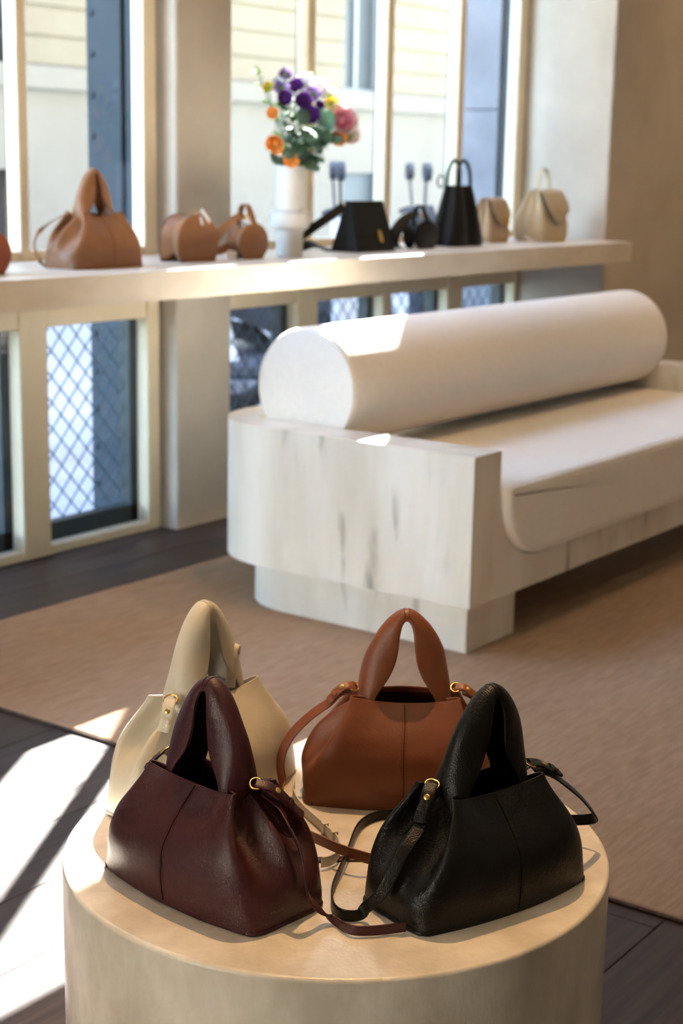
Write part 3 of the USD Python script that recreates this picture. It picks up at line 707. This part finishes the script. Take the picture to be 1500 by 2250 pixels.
tan, BT, HT = tote('gathered_tote', 'large tan leather tote standing on the ledge before the left window', 'tan', (3.606, 3.60, LZ), 0.0, 1.10, seed=41, stitches=False)
obj('shoulder_strap', ribbon([(-.085, .02, .168), (-.13, .03, .150), (-.175, .05, .118), (-.196, .06, .080), (-.190, .062, .045), (-.170, .064, .018), (-.145, .07, .004)],
    [(.3, 0, 1), (.4, 0, 1), (.7, 0, .7), (1, 0, 0), (.9, 0, -.3), (.6, 0, -.8), (.2, 0, -1)], .010, .003, 60), 'leather_tan', tan, smooth=60)
obj('shoulder_strap', ribbon([(.085, .02, .168), (.105, .03, .20), (.098, .035, .225), (.07, .03, .232)], [(1, 0, .2), (1, 0, 0), (.6, 0, .8), (0, 0, 1)], .010, .003, 40), 'leather_tan', tan, smooth=60)
dring(tan, (-.082, .015, .172), (0, 1, 0), (-.5, 0, .8), .010)


def moon_outline(w, h, flat, n=56):
    """half-moon: flat foot, full round sides, narrower top"""
    a0 = math.asin(min(.98, flat / w)); a = np.linspace(-math.pi / 2 + a0, 1.5 * math.pi - a0, n)
    cz = h * .46; R0 = w / 2
    x = R0 * np.cos(a); z = np.where(np.sin(a) < 0, cz + np.sin(a) * cz / math.cos(a0), cz + np.sin(a) * (h - cz)); return np.c_[x, z]


def panel(o, y, side, bulge, t=.004):
    """a leather side in the outline o at depth y, bulging towards side (-1 front, +1 back)"""
    c = np.array([0, o[:, 1].mean()]); rings = []
    for k, s in enumerate((1.0, .97, .85, .6, .3, .02)):
        p = c + (o - c) * s; rings.append(np.c_[p[:, 0], np.full(len(p), y + side * (bulge * (1 - s ** 2) + (t if k else t * .4))), p[:, 1]])
    rings = [np.c_[o[:, 0], np.full(len(o), y - side * t * .2), o[:, 1]]] + rings
    V = np.array(rings); n = len(o); v = np.vstack([V.reshape(-1, 3), [[0, y, c[1]]]]); i = np.arange(n); j = (i + 1) % n
    f = np.vstack([grid_faces(len(V), n, True), np.stack([j, i, np.full(n, len(v) - 1)], 1)])
    if side > 0: f = f[:, ::-1]
    m = trimesh.Trimesh(v, f, process=False); return m


def moon_bag(name, label, col, loc, yaw, w, h, d, flat, group=None):
    t = thing(name, label, 'handbag', loc, yaw, group); L = 'leather_' + col
    o = moon_outline(w, h, flat); oi = moon_outline(w * .93, h * .96, flat * .95); oi[:, 1] += h * .012
    o[:, 1] -= o[:, 1].min(); 
    obj('front_panel', panel(o, -d / 2, -1, .010), L, t, smooth=45); obj('back_panel', panel(o, d / 2, 1, .008), L, t, smooth=45)
    c = np.array([0, o[:, 1].mean()]); G = []
    for y, s in ((-d / 2, .955), (-d / 4, .90), (-d * .06, .78), (d * .06, .78), (d / 4, .90), (d / 2, .955)): p = c + (o - c) * s; G.append(np.c_[p[:, 0], np.full(len(p), y), np.maximum(p[:, 1], .002)])
    Gm = np.array(G); f = grid_faces(6, len(o), True)
    obj('gusset', trimesh.Trimesh(Gm.reshape(-1, 3), f[:, ::-1], process=False), L, t, smooth=60)
    return t


b = moon_bag('half_moon_bag', 'rust orange rounded bag cut off by the left edge of the picture', 'rust', (3.085, 3.57, LZ), 0, .215, .135, .09, .15)
obj('shoulder_strap', ribbon([(-.05, .01, .12), (-.06, .01, .19), (0, .01, .225), (.06, .01, .19), (.05, .01, .12)][:3] + [(-.02, .02, .215)], [(-1, 0, 0), (-1, 0, .3), (0, 0, 1), (0, 0, 1)], .02, .004, 40), 'leather_rust', b, smooth=60)
b = moon_bag('half_moon_bag', 'tan half-moon bag with white paper tags on its gold ring', 'tan', (4.068, 3.615, LZ), 0, .205, .158, .085, .180)
dring(b, (-.005, -.03, .160), (1, 0, 0), (0, -.2, 1), .013, .0016)
tg = obj('tag', hull(*[(x, y, z) for (x, z) in ((.005, .168), (.014, .176), (.055, .138), (.048, .124)) for y in (-.052, -.0505)]), 'tag_white', b, label='white paper tag'); obj('tag', hull(*[(x, y, z) for (x, z) in ((-.004, .150), (.004, .152), (.026, .098), (.010, .096)) for y in (-.0535, -.055)]), 'tag_white', b, label='white paper tag')
obj('wire_loop', tube(smooth_path([(-.004, -.034, .15), (.002, -.045, .158), (.010, -.05, .166)], 16), .0008, 6), 'gold', b)


def charm_bag(label, col, loc, yaw, w, h, sgn=-1):
    t = moon_bag('small_round_bag', label, col, loc, yaw, w, h, .055, w * .62); L = 'leather_' + col
    obj('neck_tab', ribbon([(-.006, -.036, h * .82), (-.010, -.034, h * 1.02), (-.018, -.016, h * 1.44), (-.018, 0, h * 1.50), (-.018, .014, h * 1.40), (-.010, .03, h * 1.0)], [(0, -1, .1), (0, -1, .1), (0, -.8, .5), (0, 0, 1), (0, .9, .3), (0, 1, 0)], .028, .004, 50), L, t, smooth=60)
    a = np.linspace(0, 2 * np.pi, 28, endpoint=False)
    obj('ring', tube(np.c_[-.030 + .010 * np.cos(a), -.022 + .004 * np.cos(a), h * 1.16 + .013 * np.sin(a)], .0022, 8, closed=True), 'gold', t, smooth=60, label='gold ring')
    return t


b = charm_bag('small tan round bag with a looped strap left of the vase', 'tan', (4.352, 3.59, LZ), 0, .158, .125)
obj('shoulder_strap', ribbon([(-.020, 0, .150), (-.06, .008, .138), (-.105, .012, .112), (-.150, .016, .078), (-.158, .02, .045), (-.135, .024, .030), (-.095, .026, .036), (-.06, .028, .050)],
    [(-.4, -.7, .5), (-.4, -.7, .6), (-.4, -.7, .6), (-.6, -.7, .3), (-.9, -.4, 0), (-.3, -.9, -.2), (.2, -.9, .3), (.2, -.9, .3)], .026, .004, 80), 'leather_tan', b, smooth=60)
obj('tag', hull(*[(x, y, z) for (x, z) in ((-.128, .005), (-.075, .001), (-.070, .026), (-.118, .034)) for y in (-.012, -.0105)]), 'tag_white', b, label='white paper tag')
b = charm_bag('small black round bag with coiled strap between flap bag and bucket bag', 'black', (5.474, 3.60, LZ), 0, .178, .115)
for k in range(2):
    obj('shoulder_strap', ribbon([(-.020, .004 + .02 * k, .148 - .01 * k), (-.06, .02 + .02 * k, .125), (-.10 - .02 * k, .03 + .02 * k, .080), (-.125 - .01 * k, .035 + .02 * k, .04), (-.115, .04 + .02 * k, .012), (-.06, .05 + .01 * k, .004)],
        [(-.4, -.7, .5), (-.5, -.7, .5), (-.7, -.6, .4), (-1, -.3, 0), (-.7, -.3, -.6), (0, 0, -1)], .022, .004, 70), 'leather_black', b, smooth=60)
obj('tag', hull(*[(x, y, z) for (x, z) in ((-.085, .002), (-.050, .002), (-.046, .018), (-.075, .024)) for y in (-.02, -.0185)]), 'tag_white', b, label='white paper tag')

# black flap bag
b = thing('flap_bag', 'black trapezoid flap bag with gold clasp right of the vase', 'handbag', (5.104, 3.625, LZ))
obj('body', tapered(.252, .130, .205, .022, 0, .188, .004, .004), 'leather_black', b, smooth=30)
fp = [(-.112, -.016, .194), (.104, -.016, .194), (.104, .016, .194), (-.112, .016, .194)]
Yf = lambda z: -.0665 + .054 * z / .188
outl = [(-.106, .190), (.104, .190), (.1175, .085), (.112, .062), (-.112, .062), (-.1175, .085)]
pts = [(x, Yf(z) - .001, z) for x, z in outl] + [(x, Yf(z) - .005, z) for x, z in outl]
fl_ = obj('flap', hull(*pts), 'leather_black', b, smooth=30); obj('flap_top', hull(*[(x, y, z) for x in (-.106, .104) for (y, z) in ((-.016, .186), (-.014, .193), (.018, .193), (.018, .186))]), 'leather_black', fl_)
cl = obj('clasp', hull(*[(x + .035, Yf(z) - y, z) for (x, z) in ((-.010, .082), (.008, .082), (.013, .060), (.010, .036), (-.008, .036), (-.012, .058)) for y in (.0055, .0095)]), 'gold', b, label='gold metal clasp')
obj('shoulder_strap', ribbon([(-.100, .020, .175), (-.125, .028, .160), (-.200, .040, .122), (-.290, .055, .078), (-.342, .060, .045), (-.325, .062, .022), (-.255, .064, .030), (-.17, .062, .012), (-.10, .066, .006)],
    [(-.2, -.8, .5), (-.3, -.8, .5), (-.3, -.85, .45), (-.3, -.9, .3), (-.9, -.4, 0), (-.2, -.9, -.3), (0, -.8, .6), (0, -.5, .8), (0, -.2, 1)], .032, .004, 90), 'leather_black', b, smooth=60)
dring(b, (-.100, .02, .182), (1, 0, 0), (0, 0, 1), .010, .002)

# black bucket bag: two soft lobes
b = thing('bucket_bag', 'tall black bucket bag with arched top handle on the ledge', 'handbag', (5.800, 3.63, LZ))
rows = []
for z, w, d, g in ((0, .128, .066, .010), (0, .130, .068, .012), (.02, .133, .072, .020), (.09, .112, .064, .022), (.16, .094, .054, .022), (.22, .078, .042, .020), (.245, .072, .037, .018), (.252, .070, .036, .016)):
    rows.append((z, [(.004, -d + g), (w * .35, -d * 1.04), (w * .72, -d), (w * .93, -d * .80), (w, -d * .55), (w * .90, -d * .28), (w * .82, -d * .12), (w * .78, 0)]))
C = np.array([np.c_[np.array(full_ring(q)), np.full(28, z)] for z, q in rows])
P = np.einsum('ri,ijk,cj->rck', bspl(40, len(rows), False), C, bspl(112, 28, True)); N_ = grid_normals(P, True)
ins = np.array([P[-1] - N_[-1] * .002 + [0, 0, .001], P[-1] - N_[-1] * .004, P[-4] - N_[-4] * .005, P[-14] - N_[-14] * .005])
V = np.concatenate([P, ins]); nc = 112; v = np.vstack([V.reshape(-1, 3), [0, 0, 0], [0, 0, .14]]); i = np.arange(nc); j = (i + 1) % nc
f = np.vstack([grid_faces(len(V), nc, True), np.stack([j, i, np.full(nc, len(v) - 2)], 1), np.stack([(len(V) - 1) * nc + i, (len(V) - 1) * nc + j, np.full(nc, len(v) - 1)], 1)])
obj('body', trimesh.Trimesh(v, f, process=False), 'leather_black', b, smooth=60)
for yy in (-.026, .026):
    obj('handle', tube(smooth_path([(-.050, yy, .235), (-.050, yy, .275), (-.040, yy * .9, .325), (-.005, yy * .8, .355), (.035, yy * .9, .330), (.048, yy, .280), (.048, yy, .235)], 40), .0075, 10), 'leather_black', b, smooth=60)
a = np.linspace(0, 2 * np.pi, 40, endpoint=False)
obj('drawstring_loop', tube(np.c_[-.095 + .055 * np.cos(a), .03 + .02 * np.cos(a), .268 + .026 * np.sin(a)], .0035, 8, closed=True), 'leather_black', b, smooth=60)

# beige flap bag and cream top-handle bag
def flap_bag(name, label, col, loc, yaw, w, d, h, clasp, handle):
    t = thing(name, label, 'handbag', loc, yaw); L = 'leather_' + col
    rows = []
    for z, k, dd, g in ((0, .96, 1.0, 0), (0, .97, 1.02, 0), (.08, 1.05, 1.08, .04), (.3, 1.10, 1.10, .10), (.55, 1.02, .95, .26), (.8, .88, .66, .34), (.96, .80, .45, .30), (1.0, .78, .40, .28)):
        W_, D_ = w / 2 * k, d / 2 * dd
        rows.append((z * h, [(0, -D_), (W_ * .4, -D_), (W_ * .78, -D_), (W_ * .96, -D_ * .94), (W_, -D_ * .62), (W_ * (1 - g), -D_ * .32), (W_ * (1 - g * .4), -D_ * .12), (W_ * (1 - g * .1), 0)]))
    C = np.array([np.c_[np.array(full_ring(q)), np.full(28, z)] for z, q in rows])
    P = np.einsum('ri,ijk,cj->rck', bspl(40, len(rows), False), C, bspl(112, 28, True)); nc = 112
    v = np.vstack([P.reshape(-1, 3), [0, 0, 0], [0, 0, h * .99]]); i = np.arange(nc); j = (i + 1) % nc
    f = np.vstack([grid_faces(40, nc, True), np.stack([j, i, np.full(nc, len(v) - 2)], 1), np.stack([39 * nc + i, 39 * nc + j, np.full(nc, len(v) - 1)], 1)])
    obj('body', trimesh.Trimesh(v, f, process=False), L, t, smooth=60)
    # flap: over the top and down the front to a rounded point
    S = []
    for u in np.linspace(0, 1, 26):
        if u < .3: y, z = d * .16 - (d * .42) * u / .3, h * 1.012 + .004 * math.sin(u / .3 * math.pi)
        else:
            s = (u - .3) / .7; z = h * 1.012 - s * h * .60; y = -d * .26 - d * .34 * min(1, s * 1.5) ** .8 - .006
        half = w * (.36 + .05 * min(1, u * 1.6)) * (1 if u < .62 else max(.10, math.cos((u - .62) / .38 * math.pi / 2 * .96)) ** .7)
        S.append([(x * half, y, z) for x in np.linspace(-1, 1, 15)])
    fl_ = obj('flap', sheet(np.array(S)[:, ::-1], .004), L, t, smooth=60)
    if clasp: obj('clasp', bx(.006, .038, -d * .60 - .018, -d * .60 - .009, h * .40, h * .40 + .032, .003), 'gold', fl_, label='square gold clasp')
    if handle:
        obj('handle', ribbon([(-.048, 0, h), (-.046, 0, h + .045), (-.025, 0, h + .088), (0, 0, h + .098), (.025, 0, h + .088), (.046, 0, h + .045), (.048, 0, h)], [(-1, 0, 0), (-1, 0, .2), (-.7, 0, .7), (0, 0, 1), (.7, 0, .7), (1, 0, .2), (1, 0, 0)], .016, .006, 50), L, t, smooth=60)
    return t


flap_bag('flap_bag', 'small beige flap bag with square gold clasp behind the black bucket bag', 'beige', (6.225, 3.725, LZ), 0, .17, .11, .190, True, False)
cb = flap_bag('top_handle_bag', 'cream top-handle bag with rounded flap at the right end of the ledge', 'sand', (6.520, 3.625, LZ), 0, .235, .15, .228, False, True)
obj('shoulder_strap', ribbon([(-.12, .02, .03), (-.135, -.03, .006), (-.12, -.075, .003), (-.09, -.084, .003)], [(-1, 0, .3), (-.4, 0, 1), (0, 0, 1), (0, 0, 1)], .016, .004, 40), 'leather_sand', cb, smooth=60)

# ------------------------------------------------------------------ vase and bouquet
VX, VY = 4.572, 3.575
vs = thing('vase', 'tall matte off-white ceramic vase with a swollen collar, flowers in it', 'vase', (VX, VY, LZ))
pr = [(.044, 0), (.048, .003), (.049, .05), (.049, .082)] + [(.0505, .090), (.058, .098), (.068, .104), (.0725, .112), (.0725, .148), (.070, .156), (.060, .163), (.054, .167), (.053, .175), (.053, .318), (.0515, .321), (.0495, .319), (.0490, .20), (.045, .15), (.02, .145)]
obj('vessel', lathe(pr, 72), 'vase_ceramic', vs, smooth=40)


def petal_mat(name, c, tr=.35):
    mat(name, {'p': ('principled_bsdf', {'base_color': c, 'roughness': .6, 'specular_ior_level': .25}), 't': ('translucent_bsdf', {'color': c}), 'm': ('mix_closure', {'fac': tr})}, [('p.BSDF', 'm.closure1'), ('t.BSDF', 'm.closure2')], surface='m.closure')


for n_, c in dict(petal_purple=(.13, .035, .26), petal_lilac=(.52, .40, .62), petal_white=(.82, .80, .76), petal_pink=(.80, .30, .40), petal_blush=(.88, .74, .72), petal_orange=(.85, .38, .08), petal_yellow=(.85, .62, .08), leaf_green=(.05, .12, .04), leaf_grey=(.12, .20, .14), leaf_lime=(.25, .42, .04), stem_green=(.09, .16, .05)).items(): petal_mat(n_, c)


def petal(L_, W_, cup, k=5):
    u = np.linspace(0, 1, k); s = np.linspace(-1, 1, 5); P = np.zeros((k, 5, 3))
    wid = W_ * np.sin(np.clip(.12 + .80 * u, 0, 1) * math.pi) ** .7
    P[..., 0] = s[None] * wid[:, None] / 2; P[..., 1] = (L_ * np.sin(u * cup) / max(cup, .05))[:, None]; P[..., 2] = (L_ * (1 - np.cos(u * cup)) / max(cup, .05))[:, None] + (s ** 2)[None] * wid[:, None] * .16
    return P


def frame_to(d):
    d = np.asarray(d, float) / np.linalg.norm(d); a = np.cross([0.3, .1, 1.0], d); a /= np.linalg.norm(a); return np.stack([a, np.cross(d, a), d], 1)


from scipy.spatial import cKDTree as KD
CLOUD, NSTEM = [], [0]
BARY = [(a_ / 4, b_ / 4, 1 - (a_ + b_) / 4) for a_ in range(5) for b_ in range(5 - a_) if max(a_, b_, 4 - a_ - b_) < 4]


def dense(m):
    m = tm(m); v, f = m.vertices, m.faces; tri = v[f]; return np.vstack([v] + [(tri * np.array(w_)[None, :, None]).sum(1) for w_ in BARY])


def clear(m, off, dist=.0035):
    q = dense(m) + off; lo, hi = q.min(0) - dist, q.max(0) + dist
    for kd, l, h in CLOUD:
        if (l < hi).all() and (h > lo).all() and kd.query(q, distance_upper_bound=dist)[0].min() < dist: return False
    return True


def note(q): CLOUD.append((KD(q), q.min(0), q.max(0)))


def seat():
    """the next stem's place on a disc in the vase"""
    k = NSTEM[0]; NSTEM[0] += 1; r = .037 * math.sqrt((k + .5) / 32); a = k * 2.39996; return np.array([r * math.cos(a), r * math.sin(a)])


def stem_curve(e, off=(0, 0, 0)):
    q = seat(); ang = math.atan2(e[1], e[0]); b0 = np.array([q[0] * .7, q[1] * .7, .19]); b1 = np.array([q[0], q[1], .322])
    return smooth_path([b0, (b0 + b1) / 2, b1, b1 * .5 + e * .5 + np.array([0, 0, .006]), e], 34)


def flower(name, label, p, d, r, m, inner=None, layers=((7, 1.0, .95), (6, .78, 1.35), (4, .5, 1.75)), cup_add=0.0, eye='leaf_lime'):
    t = thing(name, label, 'flower', p); d = np.array(d, float); d /= np.linalg.norm(d); F = frame_to(d); p = np.array(p, float)
    c = stem_curve(p - [VX, VY, LZ]) + [VX, VY, LZ] - p; c[-1] = -d * .001; sm = tube(c, .0018, 6); mine = [dense(sm) + p]
    obj('stem', sm, 'stem_green', t, smooth=60)
    for li, (n, s, cup) in enumerate(layers):
        for k in range(n):
            a = 2 * math.pi * (k + .5 * li) / n + rnd.uniform(-.15, .15); P = petal(r * s * rnd.uniform(.9, 1.1) * 1.25, r * s * 1.25, cup + cup_add + rnd.uniform(-.12, .12))
            R_ = np.array([[math.cos(a), -math.sin(a), 0], [math.sin(a), math.cos(a), 0], [0, 0, 1]]); pm = sheet((P @ R_.T) @ F.T, .0009)
            if li == 0 and not clear(pm, p, .002): continue
            obj('petal', pm, (inner if li and inner else m), t, smooth=60); mine.append(dense(pm) + p)
    obj('flower_centre', trimesh.Trimesh(*(lambda q: (q.vertices * [r * .12] * 3 @ F.T + d * r * .12, q.faces))(trimesh.creation.icosphere(1)), process=False), eye, t, smooth=True)
    [note(q) for q in mine]; return t


def leafy(name, label, tip, n, ll, lw, m, curl=.5, bare=.25):
    """a leafy stem from the vase mouth to its tip"""
    tip = np.array(tip, float); o = np.array([VX, VY, LZ]); t = thing(name, label, 'leafy stem', o); e = tip - o
    c = stem_curve(e); sm = tube(c, .0018, 6); obj('stem', sm, 'stem_green', t, smooth=60); mine = [dense(sm) + o]
    for k in range(n):
        i0 = int(np.argmax(c[:, 2] > .335)); u = bare + (1 - bare) * (k + .5) / n; i_ = int(min(32, max(i0, u * 33)))
        for tries in range(16):
            p = c[i_]; T = c[i_ + 1] - c[i_]; T /= np.linalg.norm(T)
            a = k * 2.4 + tries * .47 + rnd.uniform(-.3, .3); F = frame_to(T); out = F[:, 0] * math.cos(a) + F[:, 1] * math.sin(a); up_ = rnd.uniform(.3, .9); dirn = out * .8 + T * up_; dirn /= np.linalg.norm(dirn)
            side = np.cross(dirn, T); side /= np.linalg.norm(side); nrm = np.cross(side, dirn); s_ = rnd.uniform(.8, 1.15) * (1 - tries * .022)
            P = petal(ll * s_, lw * s_, curl); W_ = p + out * .0025 + P[..., :1] * side + P[..., 1:2] * dirn - P[..., 2:] * nrm; lm = sheet(W_, .0008)
            if clear(lm, o, .0016): obj('leaf', lm, m, t, smooth=60); mine.append(dense(lm) + o); break
    [note(q) for q in mine]; return t


CAMD = np.array([-.75, -.62, .12])
flower('purple_flower', 'open purple flower low in the bouquet, nearest the front', (4.595, 3.50, 1.512), CAMD, 0.029, 'petal_purple', eye='petal_purple')
flower('purple_flower', 'purple flower at the left shoulder of the bouquet', (4.482, 3.53, 1.563), CAMD + [-.3, 0, .3], 0.027, 'petal_purple', eye='petal_purple')
flower('purple_flower', 'purple flower in the middle of the bouquet, above the lowest one', (4.562, 3.51, 1.558), CAMD + [0, 0, .3], 0.029, 'petal_purple', eye='petal_purple')
flower('purple_flower', 'purple flower near the top of the bouquet, under the pale lilac one', (4.552, 3.54, 1.605), CAMD + [0, 0, .5], 0.029, 'petal_purple', eye='petal_purple')
flower('purple_flower', 'small purple bud right of the bouquet centre', (4.667, 3.52, 1.547), CAMD + [.2, 0, .4], 0.020, 'petal_purple', cup_add=.5, eye='petal_purple')
flower('lilac_flower', 'pale lilac flower sticking up at the bouquet top', (4.506, 3.55, 1.642), CAMD + [0, 0, .6], 0.026, 'petal_lilac', cup_add=.3)
flower('lilac_flower', 'pale lilac flower beside the small purple bud', (4.650, 3.54, 1.585), CAMD + [0, 0, .4], 0.028, 'petal_lilac')
flower('lilac_flower', 'pale lilac flower above the left purple flower', (4.500, 3.56, 1.600), CAMD + [-.2, 0, .5], 0.027, 'petal_lilac')
flower('rose', 'large pink rose with pale outer petals at the right of the bouquet', (4.832, 3.54, 1.500), CAMD + [.3, 0, .1], 0.054, 'petal_blush', 'petal_pink', ((8, 1.0, 1.0), (7, .8, 1.35), (5, .5, 1.8)), eye='petal_pink')
flower('white_flower', 'white flower at the right top of the bouquet', (4.700, 3.57, 1.600), CAMD + [.2, .2, .6], 0.046, 'petal_white')
flower('white_flower', 'white flower in the top middle of the bouquet', (4.645, 3.58, 1.615), CAMD + [0, .2, .7], 0.038, 'petal_white')
flower('white_flower', 'small white flower left of the top purple flower', (4.508, 3.58, 1.618), CAMD + [-.2, .1, .6], 0.024, 'petal_white')
flower('white_flower', 'white flower above the pink rose', (4.830, 3.60, 1.575), CAMD + [.4, .2, .5], 0.043, 'petal_white')
flower('yellow_flower', 'yellow flower above the pink rose', (4.800, 3.57, 1.553), CAMD + [.2, 0, .4], 0.035, 'petal_yellow')
flower('yellow_flower', 'small yellow flower at the far left of the bouquet', (4.435, 3.57, 1.600), CAMD + [-.3, 0, .3], 0.019, 'petal_yellow')
flower('orange_flower', 'orange flower under the pink rose', (4.826, 3.55, 1.452), CAMD + [.2, 0, -.5], 0.035, 'petal_orange', eye='petal_orange')
flower('orange_flower', 'orange flower hanging at the left of the bouquet', (4.456, 3.55, 1.415), CAMD + [-.5, 0, -.4], 0.035, 'petal_orange', cup_add=.3, eye='petal_orange')
flower('orange_flower', 'orange flower low beside the vase rim', (4.520, 3.53, 1.365), CAMD + [-.3, 0, -.6], 0.029, 'petal_orange', cup_add=.2, eye='petal_orange')
flower('orange_flower', 'small orange flower at the upper left edge of the bouquet', (4.440, 3.55, 1.515), CAMD + [-.5, 0, 0], 0.020, 'petal_orange', eye='petal_orange')
flower('blush_flower', 'dusky pink flower at the far right below the leaves', (4.915, 3.56, 1.455), CAMD + [.6, 0, -.3], 0.032, 'petal_blush')
note(dense(lathe(pr, 72)) + [VX, VY, LZ])
leafy('green_spike', 'long lime green spike leaning out to the left top', (4.352, 3.56, 1.672), 16, .034, .014, 'leaf_lime', .3, bare=.45)
leafy('leafy_stem', 'lime green sprig at the top of the bouquet', (4.672, 3.60, 1.672), 9, .034, .022, 'leaf_lime', .4, bare=.6)
leafy('leafy_stem', 'lime leaves at the far right of the bouquet', (4.975, 3.58, 1.510), 9, .040, .028, 'leaf_lime', .4, bare=.6)
for lb, tp, n_, a_, b_, mm in (('grey-green eucalyptus stem at the left of the bouquet', (4.455, 3.53, 1.520), 11, .050, .040, 'leaf_grey'), ('grey-green eucalyptus stem in front of the bouquet', (4.535, 3.49, 1.485), 12, .052, .040, 'leaf_grey'),
        ('grey-green eucalyptus stem right of the lowest purple flower', (4.715, 3.50, 1.510), 12, .054, .044, 'leaf_grey'), ('grey-green eucalyptus stem at the right of the bouquet', (4.760, 3.54, 1.450), 11, .054, .044, 'leaf_grey'),
        ('grey-green leaves low at the left, over the vase rim', (4.505, 3.50, 1.400), 9, .050, .036, 'leaf_grey'), ('grey-green leaves low at the right, over the vase rim', (4.655, 3.50, 1.395), 9, .050, .038, 'leaf_grey'), ('grey-green stem under the far right leaves', (4.905, 3.56, 1.495), 9, .046, .036, 'leaf_grey'),
        ('dark green leafy stem in the bouquet middle', (4.590, 3.50, 1.450), 14, .060, .026, 'leaf_green'), ('dark green leafy stem at the lower left of the bouquet', (4.500, 3.51, 1.440), 12, .056, .026, 'leaf_green'),
        ('dark green leafy stem at the lower right of the bouquet', (4.665, 3.52, 1.430), 13, .058, .030, 'leaf_green'), ('dark green leafy stem behind the purple flowers', (4.600, 3.60, 1.560), 12, .050, .026, 'leaf_green'), ('dark green leafy stem behind the pink rose', (4.780, 3.60, 1.530), 10, .050, .028, 'leaf_green')):
    leafy('leafy_stem', lb, tp, int(n_ * 1.7), a_ * 1.2, b_ * 1.3, mm, .55, bare=.10 if mm == 'leaf_green' else .22)

# ------------------------------------------------------------------ scooters parked outside
def scooter(label, loc, yaw, body):
    t = thing('motor_scooter', label, 'scooter', loc, yaw)
    a = np.linspace(0, 2 * np.pi, 28, endpoint=False)
    for y in (-.62, .62):
        w_ = obj('wheel', tube(np.c_[np.zeros(28), y + .205 * np.cos(a), .26 + .205 * np.sin(a)], .055, 10, closed=True), 'tyre', t, smooth=60)
        obj('rim', turn(lathe([(.02, -.03), (.16, -.02), (.165, 0), (.16, .02), (.02, .03)], 24), ry=90, t=(0, y, .26)), 'chrome', w_, smooth=40)
    obj('fork', join(tube([(-.07, -.62, .26), (-.06, -.50, .70)], .022, 8), tube([(.07, -.62, .26), (.06, -.50, .70)], .022, 8)), 'chrome', t, smooth=60)
    obj('front_fender', tapered(.16, .46, .10, .30, .44, .52, .02).translate((0, -.62, 0)), body, t, smooth=40)
    obj('front_shield', hull(*[(sx * w, y, z) for sx in (-1, 1) for (w, y, z) in ((.20, -.40, .34), (.19, -.46, .34), (.24, -.40, .70), (.20, -.52, .72), (.14, -.40, 1.02), (.10, -.50, 1.02))]), body, t, smooth=40)
    obj('headlight', turn(trimesh.creation.icosphere(2, .075), t=(0, -.52, .93)), 'lens', t, smooth=True)
    obj('footboard', bx(-.19, .19, -.40, .20, .28, .38, .03), 'scooter_dark', t, smooth=30)
    obj('rear_body', hull(*[(sx * w, y, z) for sx in (-1, 1) for (w, y, z) in ((.16, .10, .36), (.20, .30, .42), (.19, .80, .62), (.17, .20, .74), (.15, .85, .78))]), body, t, smooth=40)
    obj('seat', hull(*[(sx * w, y, z) for sx in (-1, 1) for (w, y, z) in ((.13, .12, .74), (.15, .22, .82), (.16, .60, .86), (.12, .84, .88), (.12, .82, .78))]), 'scooter_dark', t, smooth=40)
    obj('handlebar', tube(smooth_path([(-.36, -.36, 1.13), (-.18, -.42, 1.14), (0, -.45, 1.07), (.18, -.42, 1.14), (.36, -.36, 1.13)], 24), .016, 8), 'scooter_dark', t, smooth=60)
    obj('instrument_cowl', hull(*[(sx * w, y, z) for sx in (-1, 1) for (w, y, z) in ((.13, -.38, 1.02), (.15, -.52, 1.05), (.10, -.38, 1.16), (.08, -.48, 1.18))]), body, t, smooth=40)
    for s in (-1, 1):
        mr = obj('mirror', hull(*[(s * .33 + .075 * math.cos(q), -.40 + dy, 1.36 + .05 * math.sin(q)) for q in np.linspace(0, 6.1, 12) for dy in (-.02, .015)]), 'scooter_dark', t, smooth=40)
        obj('mirror_stalk', tube([(s * .22, -.41, 1.13), (s * .31, -.40, 1.32)], .008, 6), 'scooter_dark', mr)
    return t


scooter('white-fronted motor scooter parked outside behind the black flap bag', (6.52, 5.30, -.05), 40, 'scooter_white')
scooter('dark motor scooter parked outside behind the small black round bag', (7.29, 5.30, -.05), 42, 'scooter_dark')
scooter('dark motor scooter parked outside, furthest right of the row', (8.10, 5.35, -.05), 38, 'scooter_dark')
